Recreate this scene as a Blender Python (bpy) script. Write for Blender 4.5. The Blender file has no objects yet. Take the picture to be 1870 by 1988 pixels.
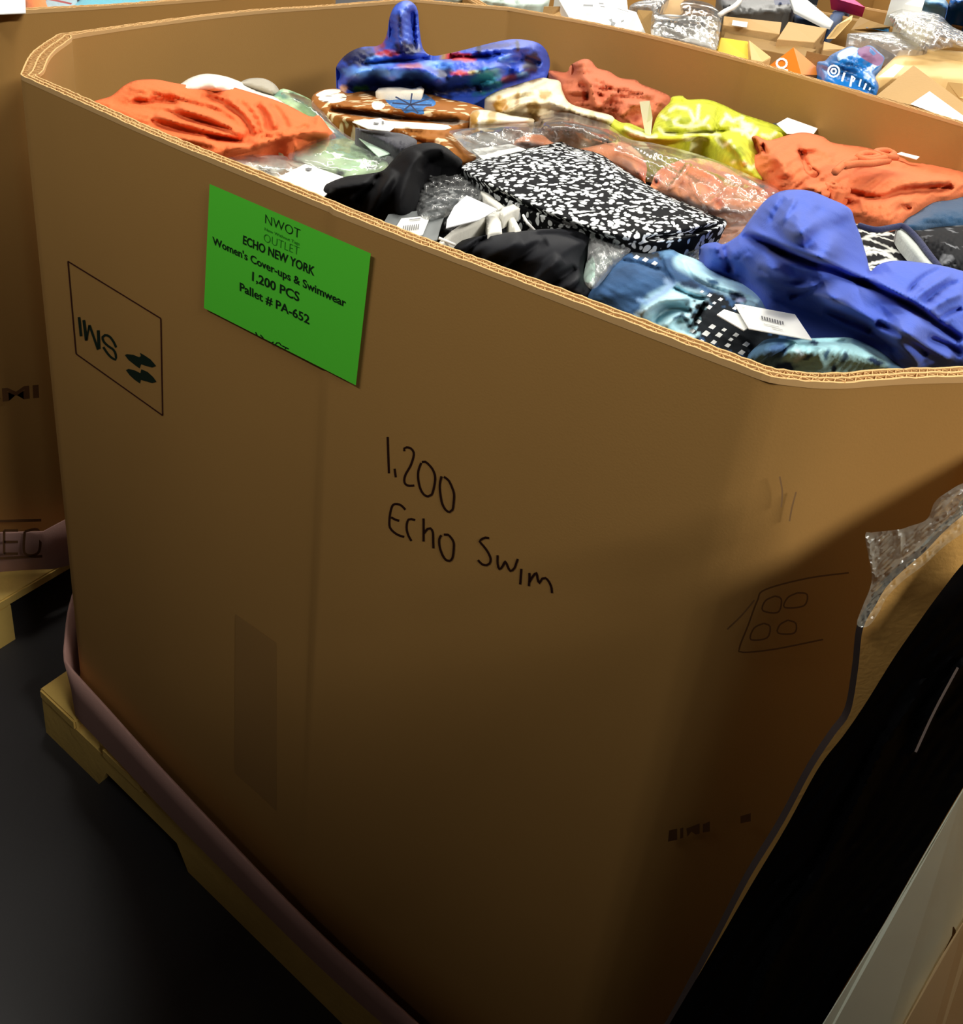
import bpy, bmesh, math, random
import numpy as np
from mathutils import Vector, Matrix, noise
from mathutils.geometry import delaunay_2d_cdt
random.seed(7)
C = bpy.context.scene.collection
SC = bpy.context.scene

# ---------------------------------------------------------------- camera, world, lamps, exposure
RIM = 1.18                                   # height of the carton rim above the floor
CAM = np.array([1.019222, -0.569813, 0.309044]); YAW, PITCH, ROLL = -0.561066, 0.427626, 0.12188
FPX, PYO = 1774.867281, -495.125653
IW, IH = 1870, 1988
def basis():
    f = np.array([math.sin(YAW)*math.cos(PITCH), math.cos(YAW)*math.cos(PITCH), -math.sin(PITCH)])
    r = np.cross(f, [0, 0, 1.]); r /= np.linalg.norm(r); u = np.cross(r, f)
    c, s = math.cos(ROLL), math.sin(ROLL)
    return c*r+s*u, -s*r+c*u, f
BR, BU, BF = basis()
cam_d = bpy.data.cameras.new('camera'); cam = bpy.data.objects.new('camera', cam_d); C.objects.link(cam)
m4 = Matrix.Identity(4)
for i in range(3):
    m4[i][0], m4[i][1], m4[i][2] = BR[i], BU[i], -BF[i]
    m4[i][3] = CAM[i] + (RIM if i == 2 else 0)
cam.matrix_world = m4
cam_d.sensor_fit = 'HORIZONTAL'; cam_d.sensor_width = 36; cam_d.lens = 36*FPX/IW
cam_d.shift_y = PYO/IW; cam_d.clip_start = .02; cam_d.clip_end = 100
SC.camera = cam
wd = bpy.data.worlds.new('world'); SC.world = wd; wd.use_nodes = True
wd.node_tree.nodes['Background'].inputs[0].default_value = (.8, .82, .9, 1)
wd.node_tree.nodes['Background'].inputs[1].default_value = .03
SC.view_settings.view_transform = 'Standard'; SC.view_settings.look = 'None'
SC.view_settings.exposure = 0.0; SC.view_settings.gamma = 1.0
def lamp(name, loc, sx, sy, power, col=(1, .96, .88), target=None):
    l = bpy.data.lights.new(name, 'AREA'); l.shape = 'RECTANGLE'; l.size = sx; l.size_y = sy; l.energy = power; l.color = col
    o = bpy.data.objects.new(name, l); C.objects.link(o); o.location = loc
    if target is not None:
        o.rotation_euler = (Vector(target)-Vector(loc)).to_track_quat('-Z', 'Y').to_euler()
    return o
LP = 1.0
# rows of ceiling tubes hanging over the hall
for lx, ly, pw in ((-.7, .8, 72), (1.0, .9, 74), (-1.6, 5.4, 110), (1.2, 5.4, 110)):
    lamp('ceiling_lamp', (lx, ly, 4.4), 2.2, .5, pw*LP)
for lx, pw in ((-3.0, 95), (-.95, 180)):
    lamp('ceiling_lamp', (lx, -2.7, 4.4), 2.2, .8, pw*LP)
lamp('ceiling_lamp', (4.6, -.35, 4.4), .5, 2.4, 320*LP)
for lx, ly in ((-8, 11), (-5.5, 11), (-3.2, 11), (-1, 11), (1.2, 12)):
    lamp('ceiling_lamp', (lx, ly, 4.4), .8, 9, 300*LP)

# ---------------------------------------------------------------- helpers
def ray(px, py):
    return BF + BR*(px-IW/2)/FPX - BU*(py-IH/2-PYO)/FPX
def on_plane(px, py, a, b, h=0.0):           # the point of a sight line at height z = a + b*y + h (rim = 0)
    d = ray(px, py); t = (a+b*CAM[1]+h-CAM[2])/(d[2]-b*d[1])
    return CAM + d*t
def on_y(px, py, y):
    d = ray(px, py); return CAM + d*(y-CAM[1])/d[1]
def at_t(px, py, t):
    return CAM + ray(px, py)*t
def W(p): return Vector((float(p[0]), float(p[1]), float(p[2])+RIM))

MATS = {}
def nodes(name):
    m = bpy.data.materials.new(name); m.use_nodes = True; MATS[name] = m
    nt = m.node_tree; return m, nt, nt.nodes['Principled BSDF']
def lin(c):
    return tuple((v/12.92 if v <= .04045 else ((v+.055)/1.055)**2.4) for v in [x/255 for x in c])
def plain(name, rgb, rough=.8, bump=0, bscale=200, sheen=0, var=0, vscale=8, metallic=0, spec=.3):
    if name in MATS: return MATS[name]
    m, nt, b = nodes(name); L = nt.links.new
    col = lin(rgb)
    b.inputs['Base Color'].default_value = (*col, 1); b.inputs['Roughness'].default_value = rough
    b.inputs['Specular IOR Level'].default_value = spec; b.inputs['Metallic'].default_value = metallic
    if sheen: b.inputs['Sheen Weight'].default_value = sheen; b.inputs['Sheen Roughness'].default_value = .5
    tc = nt.nodes.new('ShaderNodeTexCoord')
    if var:
        n = nt.nodes.new('ShaderNodeTexNoise'); n.inputs['Scale'].default_value = vscale; n.inputs['Detail'].default_value = 4
        L(tc.outputs['Object'], n.inputs['Vector'])
        mx = nt.nodes.new('ShaderNodeMix'); mx.data_type = 'RGBA'
        mx.inputs[6].default_value = (*[v*(1-var) for v in col], 1); mx.inputs[7].default_value = (*[min(1, v*(1+var)) for v in col], 1)
        L(n.outputs['Fac'], mx.inputs[0]); L(mx.outputs[2], b.inputs['Base Color'])
    if bump:
        n = nt.nodes.new('ShaderNodeTexNoise'); n.inputs['Scale'].default_value = bscale; n.inputs['Detail'].default_value = 3
        L(tc.outputs['Object'], n.inputs['Vector'])
        bp = nt.nodes.new('ShaderNodeBump'); bp.inputs['Strength'].default_value = bump; bp.inputs['Distance'].default_value = .002
        L(n.outputs['Fac'], bp.inputs['Height']); L(bp.outputs['Normal'], b.inputs['Normal'])
    return m
def fabric(name, rgb, rough=.9, bump=.35, bscale=260, sheen=.15, var=.06):
    return plain(name, rgb, rough, bump, bscale, sheen, var, 25, spec=.15)
def painted(name='painted_fabric', rough=.85, nz=.18, nscale=60, spec=.15):
    if name in MATS: return MATS[name]
    m, nt, b = nodes(name); L = nt.links.new
    a = nt.nodes.new('ShaderNodeAttribute'); a.attribute_name = 'print'
    tc = nt.nodes.new('ShaderNodeTexCoord'); n = nt.nodes.new('ShaderNodeTexNoise'); n.inputs['Scale'].default_value = nscale
    n.inputs['Detail'].default_value = 5; L(tc.outputs['Object'], n.inputs['Vector'])
    mr = nt.nodes.new('ShaderNodeMapRange'); mr.inputs[1].default_value = .3; mr.inputs[2].default_value = .7
    mr.inputs[3].default_value = 1-nz; mr.inputs[4].default_value = 1+nz; L(n.outputs['Fac'], mr.inputs[0])
    mx = nt.nodes.new('ShaderNodeMix'); mx.data_type = 'RGBA'; mx.blend_type = 'MULTIPLY'; mx.inputs[0].default_value = 1
    L(a.outputs['Color'], mx.inputs[6]); L(mr.outputs[0], mx.inputs[7]); L(mx.outputs[2], b.inputs['Base Color'])
    b.inputs['Roughness'].default_value = rough; b.inputs['Specular IOR Level'].default_value = spec
    bp = nt.nodes.new('ShaderNodeBump'); bp.inputs['Strength'].default_value = .25; bp.inputs['Distance'].default_value = .002
    n2 = nt.nodes.new('ShaderNodeTexNoise'); n2.inputs['Scale'].default_value = 250; L(tc.outputs['Object'], n2.inputs['Vector'])
    L(n2.outputs['Fac'], bp.inputs['Height']); L(bp.outputs['Normal'], b.inputs['Normal'])
    return m
def spotted(name, base, spot, scale, thr, rot=0, warp=.0, rough=.85, soft=.05, wscale=20, edge=False):
    if name in MATS: return MATS[name]
    m, nt, b = nodes(name); L = nt.links.new
    tc = nt.nodes.new('ShaderNodeTexCoord'); mp = nt.nodes.new('ShaderNodeMapping')
    mp.inputs['Rotation'].default_value = (0, 0, rot); mp.inputs['Scale'].default_value = scale
    src = tc.outputs['Object']
    if warp:
        n = nt.nodes.new('ShaderNodeTexNoise'); n.inputs['Scale'].default_value = wscale; L(src, n.inputs['Vector'])
        vm = nt.nodes.new('ShaderNodeVectorMath'); vm.operation = 'MULTIPLY_ADD'
        vm.inputs[1].default_value = (warp, warp, warp); L(n.outputs['Color'], vm.inputs[0]); L(src, vm.inputs[2]); src = vm.outputs[0]
    L(src, mp.inputs['Vector'])
    v = nt.nodes.new('ShaderNodeTexVoronoi'); v.inputs['Scale'].default_value = 1
    if edge: v.feature = 'DISTANCE_TO_EDGE'
    L(mp.outputs[0], v.inputs['Vector'])
    mr = nt.nodes.new('ShaderNodeMapRange'); mr.inputs[1].default_value = thr-soft; mr.inputs[2].default_value = thr+soft
    L(v.outputs['Distance'], mr.inputs[0])
    mx = nt.nodes.new('ShaderNodeMix'); mx.data_type = 'RGBA'; L(mr.outputs[0], mx.inputs[0])
    a, c = (lin(base), lin(spot)) if edge else (lin(spot), lin(base))
    mx.inputs[6].default_value = (*a, 1); mx.inputs[7].default_value = (*c, 1)
    L(mx.outputs[2], b.inputs['Base Color']); b.inputs['Roughness'].default_value = rough; b.inputs['Specular IOR Level'].default_value = .15
    return m
def film(name, haze=.08, tint=(.9, .92, .92), rough=.12, bump=.5, bscale=25, gloss=1.0):
    if name in MATS: return MATS[name]
    m = bpy.data.materials.new(name); m.use_nodes = True; MATS[name] = m
    nt = m.node_tree; nt.nodes.clear(); L = nt.links.new
    out = nt.nodes.new('ShaderNodeOutputMaterial'); tr = nt.nodes.new('ShaderNodeBsdfTransparent'); tr.inputs[0].default_value = (.96, .97, .97, 1)
    gl = nt.nodes.new('ShaderNodeBsdfGlossy'); gl.inputs['Roughness'].default_value = rough; gl.inputs['Color'].default_value = (gloss, gloss, gloss, 1)
    df = nt.nodes.new('ShaderNodeBsdfDiffuse'); df.inputs[0].default_value = (*tint, 1)
    fr = nt.nodes.new('ShaderNodeFresnel'); fr.inputs[0].default_value = 1.55
    tc = nt.nodes.new('ShaderNodeTexCoord'); n = nt.nodes.new('ShaderNodeTexNoise'); n.inputs['Scale'].default_value = bscale; n.inputs['Detail'].default_value = 1.2
    L(tc.outputs['Object'], n.inputs['Vector'])
    bp = nt.nodes.new('ShaderNodeBump'); bp.inputs['Strength'].default_value = bump; bp.inputs['Distance'].default_value = .03
    L(n.outputs['Fac'], bp.inputs['Height']); L(bp.outputs['Normal'], gl.inputs['Normal']); L(bp.outputs['Normal'], fr.inputs['Normal'])
    m1 = nt.nodes.new('ShaderNodeMixShader'); m1.inputs[0].default_value = haze; L(tr.outputs[0], m1.inputs[1]); L(df.outputs[0], m1.inputs[2])
    m2 = nt.nodes.new('ShaderNodeMixShader'); L(fr.outputs[0], m2.inputs[0]); L(m1.outputs[0], m2.inputs[1]); L(gl.outputs[0], m2.inputs[2])
    L(m2.outputs[0], out.inputs[0]); return m

def tag(o, label=None, cat=None, group=None, kind=None):
    if label: o['label'] = label
    if cat: o['category'] = cat
    if group: o['group'] = group
    if kind: o['kind'] = kind
    return o
def obj(name, verts, faces, mats, parent=None, smooth=False, midx=None, col=None):
    V = [Vector(v) for v in verts]
    c = sum(V, Vector())/max(1, len(V))
    zmin = min(v.z for v in V); c.z = zmin
    me = bpy.data.meshes.new(name); me.from_pydata([v-c for v in V], [], faces)
    for m in (mats if isinstance(mats, (list, tuple)) else [mats]): me.materials.append(m)
    if midx is not None: me.polygons.foreach_set('material_index', midx)
    if smooth: me.polygons.foreach_set('use_smooth', [True]*len(me.polygons))
    if col is not None:
        a = me.color_attributes.new('print', 'FLOAT_COLOR', 'POINT'); a.data.foreach_set('color', np.asarray(col, np.float32).ravel())
    me.update()
    o = bpy.data.objects.new(name, me); C.objects.link(o)
    if parent is not None:
        o.parent = parent; o.location = c-ORIG[parent.name]
    else: o.location = c
    ORIG[o.name] = c
    return o
ORIG = {}
def empty(name, loc):
    o = bpy.data.objects.new(name, None); C.objects.link(o); o.location = loc; ORIG[o.name] = Vector(loc); return o
def copy_tree(o, parent=None):
    c = o.copy(); C.objects.link(c); c.parent = parent
    for ch in o.children: copy_tree(ch, c)
    return c
def P(s, h=0.0):                              # "x,y x,y,h ..." -> rows of x, y, h
    out = []
    for w in s.split():
        v = [float(q) for q in w.split(',')]; out.append((v[0], v[1], v[2] if len(v) > 2 else h))
    return np.array(out)
def spline(p, closed=True, step=6):
    n = len(p); out = []
    for i in range(n if closed else n-1):
        p1, p2 = p[i], p[(i+1) % n]
        p0 = p[i-1] if (closed or i > 0) else p1; p3 = p[(i+2) % n] if (closed or i+2 < n) else p2
        k = max(1, int(np.linalg.norm((p2-p1)[:2])/step))
        for j in range(k):
            t = j/k
            q = .5*((2*p1)+(-p0+p2)*t+(2*p0-5*p1+4*p2-p3)*t*t+(-p0+3*p1-3*p2+p3)*t**3)
            out.append(q)
    if not closed: out.append(p[-1])
    return np.array(out)
def dense(p, closed=True, step=6):
    out = []; n = len(p)
    for i in range(n if closed else n-1):
        a, b = p[i], p[(i+1) % n]; k = max(1, int(np.linalg.norm((b-a)[:2])/step))
        for j in range(k): out.append(a+(b-a)*j/k)
    if not closed: out.append(p[-1])
    return np.array(out)
def inside(pts, poly):
    x, y = pts[:, 0], pts[:, 1]; r = np.zeros(len(pts), bool); n = len(poly)
    for i in range(n):
        x1, y1 = poly[i][:2]; x2, y2 = poly[(i+1) % n][:2]
        if y1 == y2: continue
        c = ((y1 > y) != (y2 > y)) & (x < (x2-x1)*(y-y1)/(y2-y1)+x1); r ^= c
    return r
def segdist(pts, line):
    best = np.full(len(pts), 1e9); bt = np.zeros(len(pts)); n = len(line)-1
    for i in range(n):
        a, b = line[i][:2], line[i+1][:2]; d = b-a; L2 = max(1e-9, d@d)
        t = np.clip(((pts-a)@d)/L2, 0, 1); q = np.linalg.norm(pts-(a+t[:, None]*d), axis=1)
        m = q < best; best[m] = q[m]; bt[m] = (i+t[m])/n
    return best, bt
def wrinkle(pts, seed, wl, ang, aniso):
    rs = np.random.RandomState(seed); z = np.zeros(len(pts)); ca, sa = math.cos(math.radians(ang)), math.sin(math.radians(ang))
    u = (pts[:, 0]*ca+pts[:, 1]*sa)/(wl*aniso); v = (-pts[:, 0]*sa+pts[:, 1]*ca)/wl
    for i in range(6):
        k = 1.7**(i/2); w1, w2, ph = rs.uniform(-1, 1), rs.choice([-1, 1])*rs.uniform(.6, 1.2), rs.uniform(0, 6.28)
        wob = 1.3*np.sin(u*2.1*k+ph*2)+.8*np.sin(v*.7*k+u*1.3+ph)
        s = np.sin(6.283*(u*w1*.6+v*w2)*k+ph+wob); z += (1-np.abs(s)*2)*.5/k
    return z/2.5
FOLD, WRK = .58, .3
HEAP = (-.03, -.065)                          # the heap of clothes sinks from the near rim to the far wall
def cloth(name, out, mat, h=.008, dome=(.02, 40), ctrl='', folds=(), wr=None, patches=(), base=None, paint=(), step=5,
          skirt=.05, plane=HEAP, sharp=False, parent=None, label=None, cat='garment', group=None, thin=False, seed=None):
    o = P(out, h); bd = dense(o, True, step) if sharp else spline(o, True, step)
    x0, y0 = bd[:, :2].min(0); x1, y1 = bd[:, :2].max(0)
    gx, gy = np.meshgrid(np.arange(x0, x1+step, step), np.arange(y0, y1+step, step*.9)); gx = gx+((np.arange(gx.shape[0]) % 2)*step*.5)[:, None]
    g = np.stack([gx.ravel(), gy.ravel()], 1); g = g[inside(g, bd)]
    loops = [bd[:, :2]]
    pp = []
    for pl, mi in patches:
        q = P(pl); q = (dense(q, True, step) if len(q) == 4 else spline(q, True, step))[:, :2]; pp.append((q, mi)); loops.append(q)
    allb = np.concatenate(loops)
    if len(g):
        d = np.full(len(g), 1e9)
        for l in loops:
            dd, _ = segdist(g, np.vstack([l, l[:1]])); d = np.minimum(d, dd)
        g = g[d > step*.45]
    vs = [Vector(map(float, v)) for v in np.concatenate([allb, g])]
    ed = []; k = 0
    for l in loops:
        n = len(l); ed += [(k+i, k+(i+1) % n) for i in range(n)]; k += n
    rv, re, rf, _, _, _ = delaunay_2d_cdt(vs, ed, [], 0, 1e-4)
    pts = np.array([(v.x, v.y) for v in rv]); F = [tuple(f) for f in rf]
    cen = np.array([pts[list(f)].mean(0) for f in F]); ok = inside(cen, bd)
    F = [f for f, k in zip(F, ok) if k]; cen = cen[ok]
    # heights
    src = bd
    if ctrl: src = np.vstack([bd]+[np.repeat(P(ctrl)[i:i+1], 6, 0) for i in range(len(P(ctrl)))])
    d2 = ((pts[:, None, :]-src[None, :, :2])**2).sum(2)+4.0; w = 1/d2**1.5
    z = (w*src[None, :, 2]).sum(1)/w.sum(1)
    db, _ = segdist(pts, np.vstack([bd, bd[:1]])); inn = 1-np.exp(-(db/dome[1]))
    z = z+dome[0]*inn*.9
    for f in folds:
        q = P(f[0])[:, :2]; q = spline(np.c_[q, np.zeros(len(q))], False, 8)[:, :2] if len(q) > 2 else q
        dd, tt = segdist(pts, q); z = z+FOLD*f[1]*np.exp(-(dd/f[2])**2)*(np.clip(tt*5, 0, 1)*np.clip((1-tt)*5, 0, 1))**.5*np.clip(db/8, 0, 1)
    if wr: z = z+WRK*(.9 if thin else 1)*wr[0]*wrinkle(pts, seed or len(name)+len(F), *wr[1:])*np.clip(db/14, 0, 1)
    Wp = np.array([on_plane(px, py, *plane, zz) for (px, py), zz in zip(pts, z)]); Wp[:, 2] += RIM
    used = sorted({i for f in F for i in f}); mp = {v: i for i, v in enumerate(used)}
    Wp = Wp[used]; pu = pts[used]; F = [tuple(mp[i] for i in f) for f in F]
    # orientation: y grows downwards in the picture, so flip to face the sky
    a, b, c = (Wp[i] for i in F[0][:3])
    nrm = np.cross(b-a, c-a); 
    if nrm @ (CAM+np.array([0, 0, RIM])-a) < 0: F = [f[::-1] for f in F]
    mi = np.zeros(len(F), int)
    for q, m_ in pp: mi[inside(cen, q)] = m_
    mi = list(mi)
    V = [tuple(v) for v in Wp]
    if not thin:                               # hem: the rim of the cloth turns down into the heap
        cnt = {}
        for f in F:
            for i in range(len(f)): cnt[(f[i], f[(i+1) % len(f)])] = 1
        be = [e for e in cnt if (e[1], e[0]) not in cnt]
        cc = Wp.mean(0); low = {}
        for e in be:
            for i in e:
                if i not in low:
                    low[i] = len(V); v = Wp[i]; q = v+(cc-v)*.04; V.append((q[0], q[1], v[2]-skirt)); pu = np.vstack([pu, pu[i]])
        fm = {}
        for i, j in be: F.append((j, i, low[i], low[j])); mi.append(0)
    col = None
    if base is not None:
        col = np.tile(np.array([*lin(base), 1.0]), (len(V), 1))
        for t in paint:
            q = t[0]
            if isinstance(q, str):
                l = P(q)[:, :2]; dd, _ = segdist(pu, l); a = np.clip((t[1]-dd)/max(1e-3, t[3] if len(t) > 3 else t[1]*.5)+.5, 0, 1); c_ = t[2]
            else:
                x, y, rx, ry, an, c_, sf = t; ca, sa = math.cos(math.radians(an)), math.sin(math.radians(an))
                dx, dy = pu[:, 0]-x, pu[:, 1]-y; r = np.hypot((dx*ca+dy*sa)/rx, (-dx*sa+dy*ca)/ry)
                r = r+.25*np.sin(dx*.25+dy*.11+x)*np.cos(dy*.3-dx*.07+y); a = np.clip((1-r)/sf+.5, 0, 1)
            a = a[:, None]; col = col*(1-a)+np.array([*lin(c_), 1.0])*a
    ob = obj(name, V, F, mat, parent, True, mi, col)
    if parent is None: tag(ob, label, cat, group)
    elif label: ob['label'] = label
    return ob
def slab(name, pts, depth, mat, parent=None, plane=(0, 0), label=None, cat=None, group=None, dirv=(0, 0, -1), t=None):
    """a flat or tilted board or box: its upper face given corner by corner, thickness along dirv"""
    q = P(pts) if isinstance(pts, str) else pts
    top = [W(at_t(a, b, c)) if t else W(on_plane(a, b, *plane, c)) for a, b, c in q]
    dv = Vector(dirv).normalized()*depth; n = len(top); V = top+[v+dv for v in top]
    F = [tuple(range(n)), tuple(range(2*n-1, n-1, -1))]+[(i, i+n, (i+1) % n+n, (i+1) % n) for i in range(n)]
    o = obj(name, V, F, mat, parent)
    bm = bmesh.new(); bm.from_mesh(o.data); bmesh.ops.recalc_face_normals(bm, faces=bm.faces[:])
    bmesh.ops.bevel(bm, geom=bm.edges[:], offset=min(.0012, depth*.2), segments=1, affect='EDGES'); bm.to_mesh(o.data); bm.free()
    if parent is None: tag(o, label, cat, group)
    elif label: o['label'] = label
    return o
def ribbon(lines, width, surf, mat, name, parent, thick=.0006, taper=True):
    """ink strokes: each polyline becomes a narrow band lying on the surface surf(x, y) -> point"""
    V, F = [], []
    for l in lines:
        wdt = width
        if isinstance(l, tuple) and isinstance(l[1], (int, float)): l, wdt = l
        q = np.array(l, float); q = spline(np.c_[q, np.zeros(len(q))], False, 4)[:, :2] if len(q) > 2 else dense(np.c_[q, np.zeros(len(q))], False, 6)[:, :2]
        tg = np.gradient(q, axis=0); tg /= np.linalg.norm(tg, axis=1)[:, None]+1e-9; nn = np.c_[-tg[:, 1], tg[:, 0]]
        k = len(V)
        for a, b in zip(q, nn):
            V.append(surf(*(a+b*wdt/2))); V.append(surf(*(a-b*wdt/2)))
        for i in range(len(q)-1): F.append((k+2*i, k+2*i+1, k+2*i+3, k+2*i+2))
    return obj(name, V, F, mat, parent)
def fill(polys, surf, mat, name, parent):
    V, F = [], []
    for p in polys:
        k = len(V); V += [surf(*a) for a in p]; F.append(tuple(range(k, k+len(p))))
    return obj(name, V, F, mat, parent)
def text_mesh(s, bold=0.0):
    cu = bpy.data.curves.new('lettering', 'FONT'); cu.body = s; cu.size = 1; cu.offset = bold; cu.resolution_u = 3
    o = bpy.data.objects.new('lettering', cu); C.objects.link(o)
    me = bpy.data.meshes.new_from_object(o.evaluated_get(bpy.context.evaluated_depsgraph_get()))
    V = np.array([v.co[:] for v in me.vertices]); F = [tuple(p.vertices) for p in me.polygons]
    bpy.data.objects.remove(o); bpy.data.meshes.remove(me); bpy.data.curves.remove(cu)
    return V, F
def lettering(s, b0, b1, t0, surf, mat, name, parent, bold=0.0, label=None):
    V, F = text_mesh(s, bold); x0, x1 = V[:, 0].min(), V[:, 0].max(); cap = .729
    B0, B1, T0 = (np.array(surf(*q)) for q in (b0, b1, t0))
    Q = [B0+(B1-B0)*(v[0]-x0)/(x1-x0)+(T0-B0)*v[1]/cap for v in V]
    o = obj(name, Q, F, mat, parent)
    if label: o['label'] = label
    return o
def box_mesh(name, lo, hi, mat, parent=None, bev=.002):
    bm = bmesh.new(); bmesh.ops.create_cube(bm, size=1)
    for v in bm.verts: v.co = Vector([(lo[i]+hi[i])/2+v.co[i]*(hi[i]-lo[i]) for i in range(3)])
    if bev: bmesh.ops.bevel(bm, geom=bm.edges[:], offset=bev, segments=2, affect='EDGES')
    V = [v.co.copy() for v in bm.verts]; bm.verts.index_update(); F = [tuple(v.index for v in f.verts) for f in bm.faces]; bm.free()
    return obj(name, V, F, mat, parent)

# ---------------------------------------------------------------- the setting
KRAFT = plain('kraft_board', (170, 129, 71), .82, .06, 500, 0, .05, 6, spec=.2)
KRAFT_EDGE = plain('kraft_edge', (205, 165, 110), .9, 0)
KRAFT_DARK = plain('kraft_core', (95, 62, 30), .9, 0)
INK = plain('black_ink', (22, 20, 14), .7); GREEN_INK = plain('green_ink', (16, 34, 22), .6)
MARKER = plain('brown_marker', (38, 12, 4), .6); RED_INK = plain('dark_red_ink', (60, 22, 8), .7)
fl_m = plain('dark_concrete', (52, 51, 52), .55, .3, 60, 0, .25, 3, spec=.35)
fo = obj('floor', [(-9, -4, 0), (9, -4, 0), (9, 12, 0), (-9, 12, 0)], [(0, 1, 2, 3)], fl_m); fo['kind'] = 'structure'
def light_blocker(name, lo, hi):  # unseen panel added only to block lamp light
    x0, y0, z0 = lo; x1, y1, z1 = hi
    V = [(x, y, z) for x in (x0, x1) for y in (y0, y1) for z in (z0, z1)]
    F = [(0, 1, 3, 2), (4, 6, 7, 5), (0, 4, 5, 1), (2, 3, 7, 6), (0, 2, 6, 4), (1, 5, 7, 3)]
    o = obj(name, V, F, plain('blocker_brown', (44, 36, 31), .8)); o['kind'] = 'structure'
light_blocker('blocker_front', (-7, -1.7, 0), (7, -1.5, 2.9))  # added behind the camera to shade the lower front panel
light_blocker('blocker_left', (-1.0, -1.49, 0), (-.85, -.08, 2.6))  # added out of view to keep low light off the left carton
light_blocker('blocker_right', (2.6, -1.49, 0), (2.7, 1.1, 2.45))  # added out of view to cut the right lamp below the rim

# ---------------------------------------------------------------- octagonal pallet carton
WALLS = [[(0, .002), (.12, -.004), (.25, -.010), (.4, -.0125), (.56, -.0135), (.68, -.0105), (.8, -.007), (.905, -.003)],
         [(.905, -.003), (.94, .022), (.98, .07), (1.036, .130)],
         [(1.036, .130), (1.052, .35), (1.054, .6), (1.036, .835)],
         [(1.036, .835), (.90, .968)],
         [(.90, .968), (.74, 1.013), (.5, 1.075), (.224, 1.105), (-.008, 1.055)],
         [(-.008, 1.055), (-.154, .918)],
         [(-.154, .918), (-.166, .761), (-.189, .527), (-.181, .314), (-.159, .150)],
         [(-.159, .150), (-.085, .068), (0, .002)]]
def perimeter():
    pts, cor, wall = [], [], []
    for i, w in enumerate(WALLS):
        q = np.array([(a, b, 0) for a, b in w]); s = []
        for k in range(len(q)-1):
            p0 = q[k-1] if k else 2*q[0]-q[1]; p3 = q[k+2] if k+2 < len(q) else 2*q[-1]-q[-2]; p1, p2 = q[k], q[k+1]
            n = max(2, int(np.linalg.norm(p2-p1)/.006))
            for j in range(n):
                t = j/n; s.append(.5*((2*p1)+(-p0+p2)*t+(2*p0-5*p1+4*p2-p3)*t*t+(-p0+3*p1-3*p2+p3)*t**3))
        pts += s; wall += [i]*len(s); cor.append(q[0])
    p = np.array(pts)[:, :2]; n = len(p)
    # soften the folds a little
    for _ in range(2): p = (np.roll(p, 1, 0)+2*p+np.roll(p, -1, 0))/4
    tg = np.roll(p, -1, 0)-np.roll(p, 1, 0); tg /= np.linalg.norm(tg, axis=1)[:, None]
    nm = np.c_[tg[:, 1], -tg[:, 0]]
    dc = np.min([np.linalg.norm(p-c[:2], axis=1) for c in cor], axis=0)
    return p, nm, np.array(wall), dc
PER, NRM, WALL_I, DCOR = perimeter()
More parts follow.
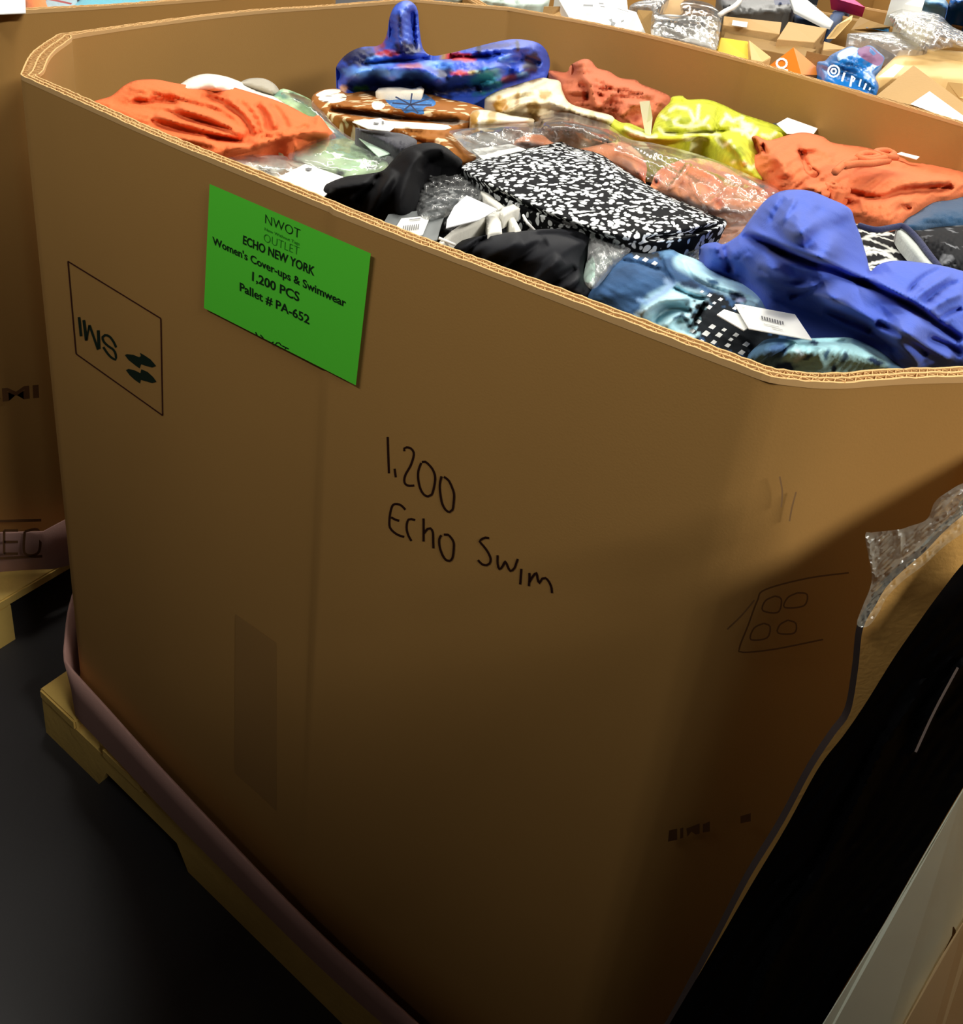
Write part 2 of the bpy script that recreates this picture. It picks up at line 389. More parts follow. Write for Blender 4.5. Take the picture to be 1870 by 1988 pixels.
def gaylord(loc=(0, 0, 0)):
    root = empty('pallet_carton', (0, 0, RIM-1.06))
    n = len(PER); thick = np.where(WALL_I == 7, .024, .0125)
    for _ in range(8): thick = (np.roll(thick, 1)+thick*2+np.roll(thick, -1))/4
    lap = np.where((WALL_I == 0) & (PER[:, 0] > .512), .0022*np.exp(-(PER[:, 0]-.512)/.10), 0)
    lap2 = np.where((WALL_I == 4) & (PER[:, 0] > .505), .0022*np.exp(-(PER[:, 0]-.505)/.10), 0)
    groove = .0011*np.exp(-(DCOR/.005)**2)
    outer = PER+NRM*(lap-groove)[:, None]; inner = PER-NRM*(thick+lap2-groove)[:, None]
    zs = [-.004, -.012]+list(np.linspace(-.05, -1.055, 16))
    V, F = [], []
    rs = np.random.RandomState(3)
    for li, (base, sg) in enumerate(((outer, 1), (inner, -1))):
        for z in zs:
            wob = 0*np.sin(PER[:, 0]*9+PER[:, 1]*7+z*6)*min(1, -z*4)
            for (x, y), nn, w in zip(base, NRM, wob): V.append((x+nn[0]*w, y+nn[1]*w, z+RIM))
    m = len(zs)
    for li in (0, 1):
        o = li*m*n
        for k in range(m-1):
            for i in range(n):
                j = (i+1) % n; f = (o+k*n+i, o+(k+1)*n+i, o+(k+1)*n+j, o+k*n+j)
                F.append(f if li == 0 else f[::-1])
    for i in range(n):
        j = (i+1) % n; F.append((i, j, m*n+j, m*n+i)); a = (m-1)*n; F.append((a+i, m*n+a+i, m*n+a+j, a+j))
    body = obj('wall_panels', V, F, [KRAFT], root, True)
    md = body.modifiers.new('edge', 'EDGE_SPLIT'); md.split_angle = math.radians(50)
    # corrugated board edge: three liners and two flutes in between
    V, F = [], []
    def strip(off, hw, z0, z1):
        a = PER+NRM*(-off+hw)[:, None]; b = PER+NRM*(-off-hw)[:, None]; k = len(V)
        wz = .0006*np.sin(np.arange(n)*.11)+rs.uniform(-.0005, .0005, n)
        for i in range(n):
            V.extend([(a[i][0], a[i][1], z0+RIM), (a[i][0], a[i][1], z1+RIM+wz[i]), (b[i][0], b[i][1], z1+RIM+wz[i]), (b[i][0], b[i][1], z0+RIM)])
        for i in range(n):
            j = (i+1) % n
            for e in range(3): F.append((k+4*i+e, k+4*j+e, k+4*j+e+1, k+4*i+e+1))
    one = np.ones(n)
    for fr in (.05, .5, .95): strip(thick*fr-lap*(1-fr), one*.0009, -.005, .0005)
    seg = np.linalg.norm(np.roll(PER, -1, 0)-PER, axis=1); S = np.r_[0, np.cumsum(seg)]; tot = S[-1]
    for a0, a1, wl in ((.08, .47, .0085), (.53, .92, .0065)):
        cnt = int(tot/wl)*6; k = len(V)
        for q in range(cnt):
            s = tot*q/cnt; i = min(n-1, np.searchsorted(S, s, 'right')-1); t = (s-S[i])/max(1e-9, seg[i])
            p = PER[i]*(1-t)+PER[(i+1) % n]*t; nn = NRM[i]; tr = abs(((q/6) % 1)*2-1)
            o = thick[i]*(a0+(a1-a0)*tr); zz = rs.uniform(-.0008, .0004)
            for dd, zz2 in ((-.0005, -.005), (-.0005, zz), (.0005, zz), (.0005, -.005)):
                V.append((p[0]-nn[0]*(o+dd), p[1]-nn[1]*(o+dd), RIM+zz2))
        for q in range(cnt):
            j = (q+1) % cnt
            for e in range(3): F.append((k+4*q+e, k+4*j+e, k+4*j+e+1, k+4*q+e+1))
    obj('corrugated_rim', V, F, [KRAFT_EDGE], root)['label'] = 'pale corrugated top edge'
    # shallow tray around the foot
    V, F = [], []; ks = range(0, n, 3); q = len(list(ks))
    for lay, (ex, z) in enumerate(((.014, -1.06), (.016, -1.0), (.022, -.935), (.018, -.935), (.012, -1.0), (.009, -1.06))):
        for i in ks:
            e = ex+(.03*max(0, PER[i][0]) if 1 <= lay <= 4 else 0)*(.5 if lay in (1, 4) else 1)*(1 if WALL_I[i] in (0, 1) else .3)
            V.append((PER[i][0]+NRM[i][0]*e, PER[i][1]+NRM[i][1]*e, z+RIM+.004*math.sin(i*.05)))
    for lay in range(5):
        for i in range(q): F.append((lay*q+i, lay*q+(i+1) % q, (lay+1)*q+(i+1) % q, (lay+1)*q+i))
    obj('bottom_tray', V, F, [plain('tray_board', (186, 146, 136), .8, .2, 300, 0, .1, 5)], root, True)
    return root
def pallet():
    root = empty('wooden_pallet', (0, 0, 0)); wood = plain('pallet_wood', (226, 190, 104), .75, .4, 90, 0, .22, 14)
    x0, x1 = -.10, 1.03
    for y in (-.012, .5, 1.0):
        pr = [(x0, 0), (x0, .088), (x1, .088), (x1, 0), (.86, 0), (.82, .045), (.64, .045), (.60, 0), (.275, 0), (.25, .045), (.075, .05), (.05, 0)]
        V = [(x, yy, z) for yy in (y, y+.04) for x, z in pr]; k = len(pr)
        F = [tuple(range(k)), tuple(range(2*k-1, k-1, -1))]+[(i, i+k, (i+1) % k+k, (i+1) % k) for i in range(k)]
        obj('stringer', V, F, [wood], root)
    for i in range(7):
        x = x0+i*(x1-x0-.1)/6; box_mesh('deck_board', (x, -.015, .0885), (x+.1, 1.045, .11), wood, root, .003)
    return root
main = gaylord()
tag(main, 'large open kraft carton full of clothes, with a green paper label on its front', 'carton', 'octagonal cartons on pallets')
pal = pallet(); tag(pal, 'wooden pallet under the carton with the green paper label', 'pallet', 'pallets on the floor')
for k, (dx, dy, sx, sz, l1, l2) in enumerate(((-1.352, .035, 1.0, 1.0, 'open kraft carton at the left edge, close beside the carton with the green label', 'wooden pallet under the carton at the left edge'),
                          (-.16, 1.215, 1.25, .955, 'open carton behind, filled with small brown boxes, bags and plastic wrapping', 'wooden pallet under the carton of small boxes behind'),
                          (.35, 2.47, 1.0, .97, 'farthest open carton at the top right, only its far contents showing', 'wooden pallet under the farthest carton at the top right'))):
    c = copy_tree(main); c.location = (dx, dy, .12); c.scale = (sx, 1, sz); tag(c, l1)
    p = copy_tree(pal); p.location = (dx, dy, 0); p.scale = (sx, 1, 1); tag(p, l2)
    if k == 0: LEFT = c; ORIG[c.name] = Vector(c.location)

# print and paper on the front panel
def front_y(x): 
    return float(np.interp(x, [w[0] for w in WALLS[0]], [w[1] for w in WALLS[0]]))
def front(px, py, off=.0006):
    y = -.008
    for _ in range(3):
        p = on_y(px, py, y); y = front_y(p[0])-off-(.0022*math.exp(-(p[0]-.512)/.1) if p[0] > .512 else 0)
    return W(on_y(px, py, y))
def crop(x0, y0, s): return lambda l: [(x0+a/s, y0+b/s) for a, b in l]
paper = plain('green_paper', (92, 222, 58), .75, 0, spec=.2)
q = [(407, 357), (720, 492), (691, 748), (396, 598)]
Q4 = [np.array(front(*p_, .0036)) for p_ in q]
G = 14; V = []; F = []
for i in range(G+1):
    for j in range(G+1):
        u, v = i/G, j/G
        c4 = Q4; pt = (c4[0]*(1-u)+c4[1]*u)*(1-v)+(c4[3]*(1-u)+c4[2]*u)*v
        V.append(pt)
for i in range(G):
    for j in range(G): a = i*(G+1)+j; F.append((a, a+1, a+G+2, a+G+1))
lab = obj('paper_label', V, F, [paper], main); lab['label'] = 'bright green printed paper label'
Q4 = [np.array(front(*p_, .0036)) for p_ in q]
LN = np.cross(Q4[1]-Q4[0], Q4[3]-Q4[0]); LN /= np.linalg.norm(LN)
if LN[1] > 0: LN = -LN
def on_label(px, py):
    d = ray(px, py); o = CAM+np.array([0, 0, RIM]); p0 = Q4[0]+LN*.0004
    return Vector(o+d*(((p0-o)@LN)/(d@LN)))
T = lambda x, y: (370+x/4.734, 340+y/4.734)
DG = plain('label_ink', (6, 40, 14), .7); FG = plain('faint_label_ink', (30, 120, 32), .7)
for s, b0, b1, t0, mt, bo in (('NWOT', (685, 442), (1005, 585), (688, 352), DG, -.012), ('New Without Tags', (680, 505), (1000, 645), (682, 478), FG, 0),
                          ('OUTLET', (672, 608), (996, 738), (676, 528), FG, -.02), ('ECHO NEW YORK', (480, 628), (1137, 925), (484, 548), DG, .022),
                          ("Women's Cover-ups & Swimwear", (203, 632), (1428, 1215), (200, 560), DG, .02),
                          ('1,200 PCS', (565, 966), (998, 1163), (568, 882), DG, .02), ('Pallet # PA-652', (452, 1060), (1092, 1372), (452, 980), DG, .02)):
    lettering(s, T(*b0), T(*b1), T(*t0), on_label, mt, 'printed_line', lab, bo)
L5 = crop(370, 336, 4.734)
ribbon([L5(l) for l in ([(597, 1462), (612, 1492)], [(642, 1487), (670, 1518)], [(716, 1545), (728, 1557)], [(748, 1560), (764, 1552)],
                        [(775, 1583), (792, 1560), (815, 1560), (836, 1588)], [(842, 1587), (903, 1617)], [(873, 1602), (871, 1618)])], 2.2, on_label, DG, 'printed_line', lab)
# frame and emblem stamped on the board
L6 = crop(100, 480, 5.68)
lg = ribbon([L6(l) for l in ([(180, 155), (1205, 785)], [(1205, 785), (1225, 1855)], [(1225, 1855), (270, 1175)], [(270, 1175), (180, 155)])], 2.6, front, RED_INK, 'stamped_frame', main)
lg['label'] = 'thin dark red printed frame'
em = ribbon([(L6(l), w) for l, w in (([(303, 770), (325, 980)], 5), ([(355, 802), (383, 1028)], 5.5), ([(388, 1020), (414, 858)], 3), ([(418, 860), (512, 1128)], 4.5), ([(524, 1120), (514, 915)], 5.5),
      ([(712, 1105), (688, 1050), (640, 985), (590, 968), (562, 990), (575, 1040), (625, 1090), (682, 1130), (708, 1185), (706, 1240), (668, 1222), (620, 1175), (570, 1100)], 4.5))], 4, front, GREEN_INK, 'printed_letters', main)
em['label'] = 'upside-down dark green printed letters'
lf = [(808, 1190), (830, 1178), (900, 1185), (968, 1212), (985, 1200), (975, 1163), (1020, 1188), (1090, 1235), (1130, 1280), (1152, 1308), (1110, 1325), (1050, 1310), (988, 1290), (972, 1337), (920, 1300), (850, 1245)]
lf2 = [(820, 1355), (850, 1340), (920, 1358), (980, 1388), (990, 1345), (1060, 1375), (1120, 1430), (1157, 1483), (1110, 1497), (1050, 1480), (985, 1463), (977, 1503), (920, 1465), (860, 1410)]
fill([L6(lf), L6(lf2)], front, GREEN_INK, 'printed_emblem', main)['label'] = 'dark green zigzag leaf emblem'
L7 = crop(700, 820, 4.452)
S1 = [[(235, 125), (240, 280), (246, 440)], [(295, 400), (305, 475)], [(380, 250), (378, 225), (400, 215), (435, 225), (460, 260), (455, 310), (430, 380), (390, 450), (378, 500), (390, 535), (425, 548), (465, 545)],
      [(525, 350), (500, 420), (500, 500), (520, 580), (550, 625), (585, 640), (615, 625), (635, 560), (645, 480), (630, 420), (600, 375), (560, 340), (530, 342)],
      [(700, 465), (685, 540), (690, 620), (705, 700), (735, 755), (770, 775), (795, 755), (805, 690), (808, 620), (790, 560), (760, 500), (720, 470)]]
S2 = [[(388, 755), (355, 720), (315, 705), (280, 715), (260, 770), (250, 850), (255, 910), (290, 950), (330, 975), (378, 990)], [(265, 820), (300, 840), (335, 850)],
      [(472, 845), (440, 835), (415, 840), (400, 880), (400, 930), (415, 980), (440, 1025)], [(545, 830), (545, 930), (545, 1030)], [(548, 960), (580, 920), (605, 915), (625, 950), (628, 1020), (630, 1088)],
      [(700, 975), (680, 1010), (685, 1080), (710, 1150), (740, 1190), (770, 1198), (795, 1170), (805, 1100), (805, 1040), (785, 1000), (755, 970), (720, 970)]]
S3 = [[(1112, 1000), (1080, 995), (1040, 1015), (1030, 1030), (1060, 1065), (1100, 1120), (1125, 1180), (1115, 1220), (1090, 1235), (1050, 1225), (1015, 1190)],
      [(1185, 1148), (1185, 1220), (1200, 1270), (1230, 1240), (1250, 1200), (1270, 1240), (1295, 1285), (1330, 1260), (1345, 1220), (1360, 1180)], [(1390, 1265), (1385, 1330), (1380, 1400)],
      [(1460, 1300), (1460, 1360), (1455, 1415)], [(1460, 1380), (1490, 1330), (1520, 1300), (1530, 1350), (1545, 1390), (1570, 1350), (1600, 1345), (1630, 1380), (1650, 1430), (1655, 1475)]]
for st, ex in ((S1, '1,200'), (S2, 'Echo'), (S3, 'Swim')):
    ribbon([L7(l) for l in st], 4.4, front, MARKER, 'marker_writing', main)['label'] = 'handwriting in dark brown marker'
# slightly darker strip and faint print low on the panels
strip_m = plain('strip_brown', (158, 119, 66), .6, .1, 40, 0, .1, 6)
fill([[(457, 1192), (537, 1248), (537, 1575), (500, 1540), (455, 1500)]], lambda a, b: front(a, b, .0004), strip_m, 'dark_strip', main)['label'] = 'slightly darker brown strip'
CH0, CH1 = np.array([.905, -.003, 0]), np.array([1.036, .130, 0]); CN = np.array([CH1[1]-CH0[1], -(CH1[0]-CH0[0]), 0]); CN /= np.linalg.norm(CN)
def chamfer(px, py, off=.012):
    d = ray(px, py); p0 = CH0+CN*off; return W(CAM+d*(((p0-CAM)@CN)/(d@CN)))
L8 = crop(1380, 680, 3.206)
FI = plain('faded_print', (104, 72, 42), .8)
for l in ([(860, 1385), (600, 1420), (340, 1490), (290, 1560), (230, 1720), (180, 1850), (200, 1880), (400, 1860), (700, 1800)], [(400, 1530), (340, 1560), (325, 1620), (420, 1630), (440, 1550), (400, 1530)],
       [(540, 1510), (480, 1540), (460, 1600), (580, 1590), (600, 1520), (540, 1510)], [(330, 1700), (270, 1730), (250, 1800), (350, 1790), (370, 1720), (330, 1700)], [(480, 1680), (430, 1710), (420, 1760), (520, 1760), (530, 1700), (480, 1680)]):
    ribbon([L8(l)], 3.2, chamfer, FI, 'printed_symbol', main)
CP = lambda l: [(1200+a/2.522, 1200+b/2.522) for a, b in l]
for l in ([(250, 1040), (290, 1030), (290, 1085), (245, 1095)], [(305, 1030), (320, 1025), (320, 1075), (305, 1080)], [(335, 1030), (400, 1005), (400, 1055), (380, 1060), (360, 1045), (340, 1070)],
      [(415, 1010), (450, 995), (450, 1045), (415, 1050)], [(600, 970), (650, 955), (650, 995), (600, 1005)]):
    fill([CP(l)], chamfer, FI, 'printed_letter', main)

# ---------------------------------------------------------------- clothes in the carton
CARD = plain('white_card', (235, 235, 230), .55, 0, spec=.3); GREYCARD = plain('grey_card', (108, 112, 112), .5)
PRINT = plain('card_print', (105, 105, 105), .6)
FILM = film('clear_film', .10, bump=.8, bscale=7); FILM2 = film('dull_film', .2, (.8, .82, .82), .2)
def card(parent, pts, h, name='hang_tag', label=None, mat=None, plane=HEAP):
    q = P(pts, h); return slab(name, q, .0012, mat or CARD, parent, plane, label)
def card_ink(parent, polys, h, mat=None, name='print'):
    V, F = [], []
    for p in polys:
        if name != 'barcode': V, F = [], []
        k = len(V); V += [W(on_plane(a, b, *HEAP, h)) for a, b in p]; F.append(tuple(range(k, k+len(p))))
        if name != 'barcode': obj('printed_line', V, F, [mat or PRINT], parent)
    if name == 'barcode': obj(name, V, F, [mat or PRINT], parent)
def string(name, lines, r, mat, parent=None, plane=HEAP, label=None):
    """cord or strap drawn through points with heights"""
    V, F = [], []
    for l in lines:
        q = spline(P(l), False, 5); c = np.array([W(on_plane(a, b, *plane, h)) for a, b, h in q]); k = len(V); n = len(c)
        tg = np.gradient(c, axis=0); tg /= np.linalg.norm(tg, axis=1)[:, None]+1e-9
        for p, t in zip(c, tg):
            u = np.cross(t, [0, 0, 1.0]); u /= np.linalg.norm(u)+1e-9; v = np.cross(u, t)
            for a in range(7): V.append(p+r*(u*math.cos(a*.8976)+v*math.sin(a*.8976)))
        for i in range(n-1):
            for a in range(7): F.append((k+i*7+a, k+i*7+(a+1) % 7, k+(i+1)*7+(a+1) % 7, k+(i+1)*7+a))
        F.append(tuple(k+a for a in range(6, -1, -1))); F.append(tuple(k+(n-1)*7+a for a in range(7)))
    o = obj(name, V, F, [mat], parent, True)
    if label: o['label'] = label
    return o

# the mass of clothes under the top layer
V, F = [], []; N = 30; n = len(PER); ctr = PER.mean(0)
inr = PER-NRM*.035
for k in range(N+1):
    for i in range(0, n, 6):
        x, y = ctr+(inr[i]-ctr)*(k/N)
        V.append((x, y, -.088-.07*y+.012*noise.noise(Vector((x*9, y*9, 2)))-.35*max(0, .14-x)*(k/N)-.03*max(0, (k/N-.9)*10)+RIM))
q = len(range(0, n, 6))
for k in range(N):
    for i in range(q): F.append((k*q+i, (k+1)*q+i, (k+1)*q+(i+1) % q, k*q+(i+1) % q))
tag(obj('clothes_heap', V, F, [fabric('heap_cloth', (40, 38, 40))], None, True), 'dark clothes deeper down, glimpsed between the garments on top', 'clothes', kind='stuff')

PAINT = painted(); SILK = painted('painted_silk', .45, .06, 30, .35)
# blue printed dress against the far left corner
B1, B2, B3, RD, TE = (50, 82, 190), (92, 146, 224), (16, 22, 66), (176, 48, 62), (52, 150, 176)
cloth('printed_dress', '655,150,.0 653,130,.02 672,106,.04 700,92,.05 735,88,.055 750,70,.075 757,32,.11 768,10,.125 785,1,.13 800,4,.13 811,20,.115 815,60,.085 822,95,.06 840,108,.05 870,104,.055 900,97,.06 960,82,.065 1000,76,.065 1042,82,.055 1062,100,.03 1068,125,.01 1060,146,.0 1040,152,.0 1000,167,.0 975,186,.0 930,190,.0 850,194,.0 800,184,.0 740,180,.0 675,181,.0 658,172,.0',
      SILK, dome=(.012, 20), base=B1, step=4, skirt=.09,
      ctrl='760,140,.05 850,140,.035 960,120,.05 700,140,.035 1010,130,.04',
      folds=[('665,165 700,137 760,132 830,138 865,165', .02, 9), ('700,128 780,118 860,112 950,108', -.025, 6), ('870,150 930,140 970,118 1010,108', .02, 10), ('780,20 775,60 782,100', .012, 6), ('800,20 803,70 806,100', -.012, 5), ('940,125 1000,118 1050,125', -.02, 7), ('930,170 990,150 1030,140', .012, 7), ('880,112 960,98 1030,92', .012, 6)],
      wr=(.008, 26, 20, 2.5), seed=5,
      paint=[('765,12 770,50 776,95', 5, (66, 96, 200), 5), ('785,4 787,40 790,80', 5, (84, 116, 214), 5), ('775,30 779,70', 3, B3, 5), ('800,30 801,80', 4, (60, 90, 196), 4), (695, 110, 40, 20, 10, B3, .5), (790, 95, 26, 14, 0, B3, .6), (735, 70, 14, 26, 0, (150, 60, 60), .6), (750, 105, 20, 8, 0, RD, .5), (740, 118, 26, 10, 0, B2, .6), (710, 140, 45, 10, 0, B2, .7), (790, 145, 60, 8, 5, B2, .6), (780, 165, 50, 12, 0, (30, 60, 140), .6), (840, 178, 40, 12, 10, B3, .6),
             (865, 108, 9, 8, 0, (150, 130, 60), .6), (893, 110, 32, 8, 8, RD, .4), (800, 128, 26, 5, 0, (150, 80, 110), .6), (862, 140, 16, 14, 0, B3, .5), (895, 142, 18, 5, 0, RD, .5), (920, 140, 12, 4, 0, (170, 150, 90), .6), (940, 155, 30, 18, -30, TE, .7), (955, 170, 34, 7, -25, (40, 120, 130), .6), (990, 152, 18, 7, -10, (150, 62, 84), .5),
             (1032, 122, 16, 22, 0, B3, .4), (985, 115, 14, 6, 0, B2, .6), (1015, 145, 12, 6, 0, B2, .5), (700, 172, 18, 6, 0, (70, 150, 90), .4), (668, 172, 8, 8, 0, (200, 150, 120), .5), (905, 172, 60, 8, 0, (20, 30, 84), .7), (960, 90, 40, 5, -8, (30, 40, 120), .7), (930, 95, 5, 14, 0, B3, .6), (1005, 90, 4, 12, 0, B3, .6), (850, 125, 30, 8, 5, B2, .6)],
      label='blue multicoloured dress heaped in the far left corner, one end standing up', group=None)
# white and grey items behind the orange top
cloth('folded_shirt', '340,172 355,160 372,150 400,143 437,148 470,160 500,174 535,186 560,205 540,215 480,200 420,190 360,185', fabric('white_cotton', (232, 222, 205)), h=.0, dome=(.03, 14), label='white folded top behind the orange garment, near the left wall', ctrl='420,165,.02')
cloth('cloth_bundle', '462,164 478,154 500,151 520,155 537,167 543,182 530,190 500,182 475,172', fabric('beige_cotton', (168, 160, 142)), h=-.005, dome=(.03, 12), label='small grey beige bundle beside the white top and the left wall')
# green and cream items in plastic
g = cloth('folded_garment', '529,188 540,178 550,172 578,181 607,197 616,222 640,240 655,252 675,268 704,281 736,300 778,300 775,308 752,326 727,332 700,340 670,342 640,330 600,320 560,305 540,290 600,255 590,230 560,205', PAINT,
      h=.004, dome=(.012, 20), base=(190, 216, 170), wr=(.004, 38, 30, 2),
      paint=[(600, 215, 20, 30, 0, (130, 170, 110), .8), (580, 190, 22, 7, 30, (60, 80, 56), .4), (545, 184, 14, 7, 20, (110, 150, 130), .5), (660, 262, 22, 8, 30, (110, 150, 100), .5), (600, 310, 40, 14, 10, (205, 215, 190), .6), (690, 300, 50, 14, 10, (176, 210, 160), .8), (655, 258, 14, 8, 30, (70, 90, 66), .4), (700, 320, 40, 7, -10, (190, 225, 180), .6), (660, 335, 10, 5, 0, (60, 66, 60), .5), (720, 325, 12, 4, 0, (80, 90, 78), .5)],
      label='pale green printed garment folded in clear plastic, beside the orange one')
cloth('garment_bag', '545,182,.012 606,196,.012 655,248,.012 705,278,.012 780,298,.012 752,326,.012 690,342,.012 600,325,.012 560,300,.012 620,250,.012', FILM, h=.012, dome=(.014, 20), wr=(.008, 30, 20, 3), thin=True, parent=g, label='clear plastic bag')
t = slab('swing_card', P('697,268,.02 760,297,.02 735,304,.02'), .0012, plain('mint_card', (190, 215, 195), .5), g, HEAP, 'pale mint card corner')
w = cloth('folded_garment', '405,302 440,300 480,300 540,300 585,308 610,322 600,345 570,370 540,372 480,350 430,322', PAINT, h=.0, dome=(.012, 18), base=(232, 226, 208), wr=(.005, 24, 20, 2),
      paint=[(480, 305, 40, 6, 10, (120, 96, 66), .6), (470, 318, 22, 5, 20, (245, 245, 240), .4), (540, 320, 26, 14, 20, (180, 180, 168), .5), (575, 305, 18, 8, 30, (128, 118, 88), .4), (560, 335, 24, 7, -10, (150, 120, 84), .5), (515, 332, 16, 6, 20, (90, 76, 50), .5), (500, 345, 18, 5, 20, (110, 84, 60), .5)],
      label='cream floral garment in plastic, under the hem of the orange garment at the rim')
cloth('garment_bag', '430,306 480,300 560,303 600,318 590,340 550,352 480,335', FILM, h=.008, dome=(.014, 16), wr=(.008, 22, 10, 3), thin=True, parent=w, label='clear plastic bag')
c = card(w, '529,349 593,318 667,343 640,372 612,396', .02, label='large blank white hang tag')
card_ink(w, [[(592, 327), (599, 325), (607, 327), (602, 331), (596, 331)]], .0212, name='string_hole')
# the orange garment
cloth('crepe_blouse', '178,200,-.012 190,194,-.01 216,186,-.006 241,166,.0 264,156,.004 301,154,.006 339,161,.01 377,166,.012 410,163,.016 440,166,.018 500,183,.02 552,201,.02 602,226,.02 619,224,.03 637,246,.024 652,270,.008 614,285,.006 577,299,.006 573,286,.02 561,272,.024 541,277,.016 521,290,.008 500,300,.006 463,297,.014 412,302,.012 390,305,.0 330,280,-.004 250,246,-.008 200,216,-.01',
      fabric('orange_crepe', (222, 112, 64), .9, .3, 320, 0, .04), dome=(.016, 16), step=4, skirt=.02, wr=(.008, 22, 25, 3.5), seed=11,
      folds=[('490,272 430,222 360,200 290,190', -.013, 8), ('486,272 400,240 300,212 215,200', -.012, 9), ('470,275 380,256 290,235', -.012, 8), ('497,268 470,225 430,200 390,186', -.016, 7), ('505,262 490,225 460,195', -.014, 6), ('520,255 515,225 495,200', -.012, 6), ('560,250 545,222 525,202', -.012, 6),
             ('480,262 420,232 340,208', .018, 9), ('470,268 390,248 300,224', .015, 9), ('500,258 478,222 440,190', .014, 8), ('535,250 528,222 505,196', .01, 7), ('250,172 300,172 350,178', .01, 8), ('255,196 310,200 350,205', -.012, 6), ('640,258 590,256 540,264 500,280 440,290', .018, 7), ('600,245 550,262 505,270', -.014, 5), ('420,278 360,270 300,258', .012, 8), ('500,285 450,272 400,268', -.014, 6)],
      label='bright orange gathered crepe garment at the left front of the carton')
# brown floral garment
BRN, CRM = (150, 94, 42), (226, 200, 160)
br = cloth('floral_dress', '605,192 612,181 630,174 655,172 674,181 700,178 727,176 760,180 822,181 850,187 875,193 910,200 941,212 925,222 914,240 880,256 884,268 905,290 925,305 900,318 850,300 800,292 777,297 750,284 712,264 689,246 652,233 626,220 609,207', spotted('brown_floral', BRN, CRM, (75, 26, 26), .30, 0, .01),
      h=.01, dome=(.016, 18), step=4, skirt=.06, wr=(.012, 26, 15, 3), seed=3,
      folds=[('640,212 720,222 800,232 890,236', -.022, 6), ('640,203 740,212 840,216 920,225', .012, 8), ('660,232 740,244 830,250', .01, 8), ('700,255 780,270 860,285', -.012, 6)],
      patches=[('618,190 640,184 668,182 672,193 650,200 628,198', 2), ('613,184 630,175 652,173 662,178 640,184 622,188', 1),
               ('752,184 765,179 780,180 790,178 806,178 815,182 822,181 832,187 846,198 842,206 828,207 822,213 824,221 812,222 800,218 786,220 780,212 768,210 755,202 748,193', 3), ('700,232 780,236 870,243 865,252 800,250 720,246', 1), ('640,212 700,218 780,226 780,232 700,226', 4),
               ('722,200 735,196 748,203 740,212 726,212', 1), ('828,235 880,230 916,236 880,244', 4)],
      label='brown floral dress with a big blue flower, folded behind the black drape')
for m_ in (fabric('cream_trim', (240, 228, 204)), spotted('brown_dots', (235, 222, 200), (96, 66, 46), (90, 45, 45), .3), spotted('blue_flower', (66, 116, 176), (120, 160, 205), (170, 90, 90), .22, 0, .01), fabric('taupe_cloth', (140, 120, 100))):
    br.data.materials.append(m_)
lab_ = ribbon([[(797, 203), (768, 188)], [(797, 203), (800, 181)], [(797, 203), (838, 190)], [(797, 203), (838, 204)], [(797, 203), (812, 220)], [(797, 203), (782, 216)], [(797, 203), (762, 200)]], 3, lambda a, b: W(on_plane(a, b, *HEAP, .036)), plain('navy_print', (16, 30, 66)), 'flower_veins', br)
cloth('cuff_roll', '729,178 735,171 770,168 800,172 818,167 824,173 820,181 780,181 745,182', fabric('cream_trim', (240, 228, 204)), h=.026, dome=(.004, 5), skirt=.012, parent=br, label='cream rolled edge')
tg_ = card(br, '684,236 739,229 768,246 757,254 714,249', .04, label='white card tag')
card_ink(br, [[(726, 237), (736, 238), (735, 241), (725, 240)], [(741, 235), (745, 235), (746, 241), (742, 241)]], .0415)
cloth('folded_garment', '690,248 714,252 757,256 790,262 810,275 790,292 770,293 745,280 715,266', fabric('slate_jersey', (70, 70, 76)), h=.026, dome=(.012, 10), wr=(.015, 14, 30, 3), step=4, label='slate grey folded piece under the white card on the brown dress')
# gold and cream striped garments
GO, CR = (188, 142, 62), (226, 212, 176)
cloth('striped_wrap', '941,194 955,182 976,173 1014,161 1050,151 1067,153 1087,158 1093,178 1108,201 1150,214 1190,226 1188,243 1140,238 1095,225 1050,232 1030,226 990,222 960,216', SILK, h=.012, dome=(.024, 16), base=CR, step=4, wr=(.008, 26, -20, 2), seed=8,
      folds=[('985,222 1000,205 1035,196 1080,200 1140,215 1185,232', .02, 9), ('950,196 1000,180 1060,165', .012, 8), ('975,215 1000,192 1060,190', -.016, 6)],
      paint=[(972, 203, 14, 16, -10, GO, .3), (1058, 184, 12, 10, 0, GO, .3), (1036, 212, 13, 18, 0, (168, 140, 84), .4), (1080, 214, 12, 14, 0, (215, 205, 180), .4), (1110, 220, 8, 12, 0, (186, 170, 128), .4), (1150, 228, 8, 10, 0, (186, 170, 128), .4), (1030, 152, 20, 8, 0, (130, 96, 50), .5), (1040, 170, 30, 4, -30, (180, 170, 140), .5), (1005, 190, 4, 18, 10, (170, 140, 90), .5), (1085, 190, 10, 4, 0, (240, 235, 215), .5)],
      label='cream and gold patterned wrap rolled up in front of the blue dress')
cloth('striped_wrap', '911,228 913,219 926,213 950,214 981,221 1036,231 1020,240 976,244 940,246 918,245', SILK, h=.016, dome=(.02, 9), base=CR, step=4, paint=[(921, 230, 10, 18, 0, GO, .3), (955, 228, 9, 16, 20, (176, 146, 84), .4), (932, 228, 3, 16, 10, (245, 240, 225), .4), (1000, 232, 22, 8, 0, (232, 228, 214), .4)],
      label='small cream and gold rolled strip in front of the larger patterned wrap')
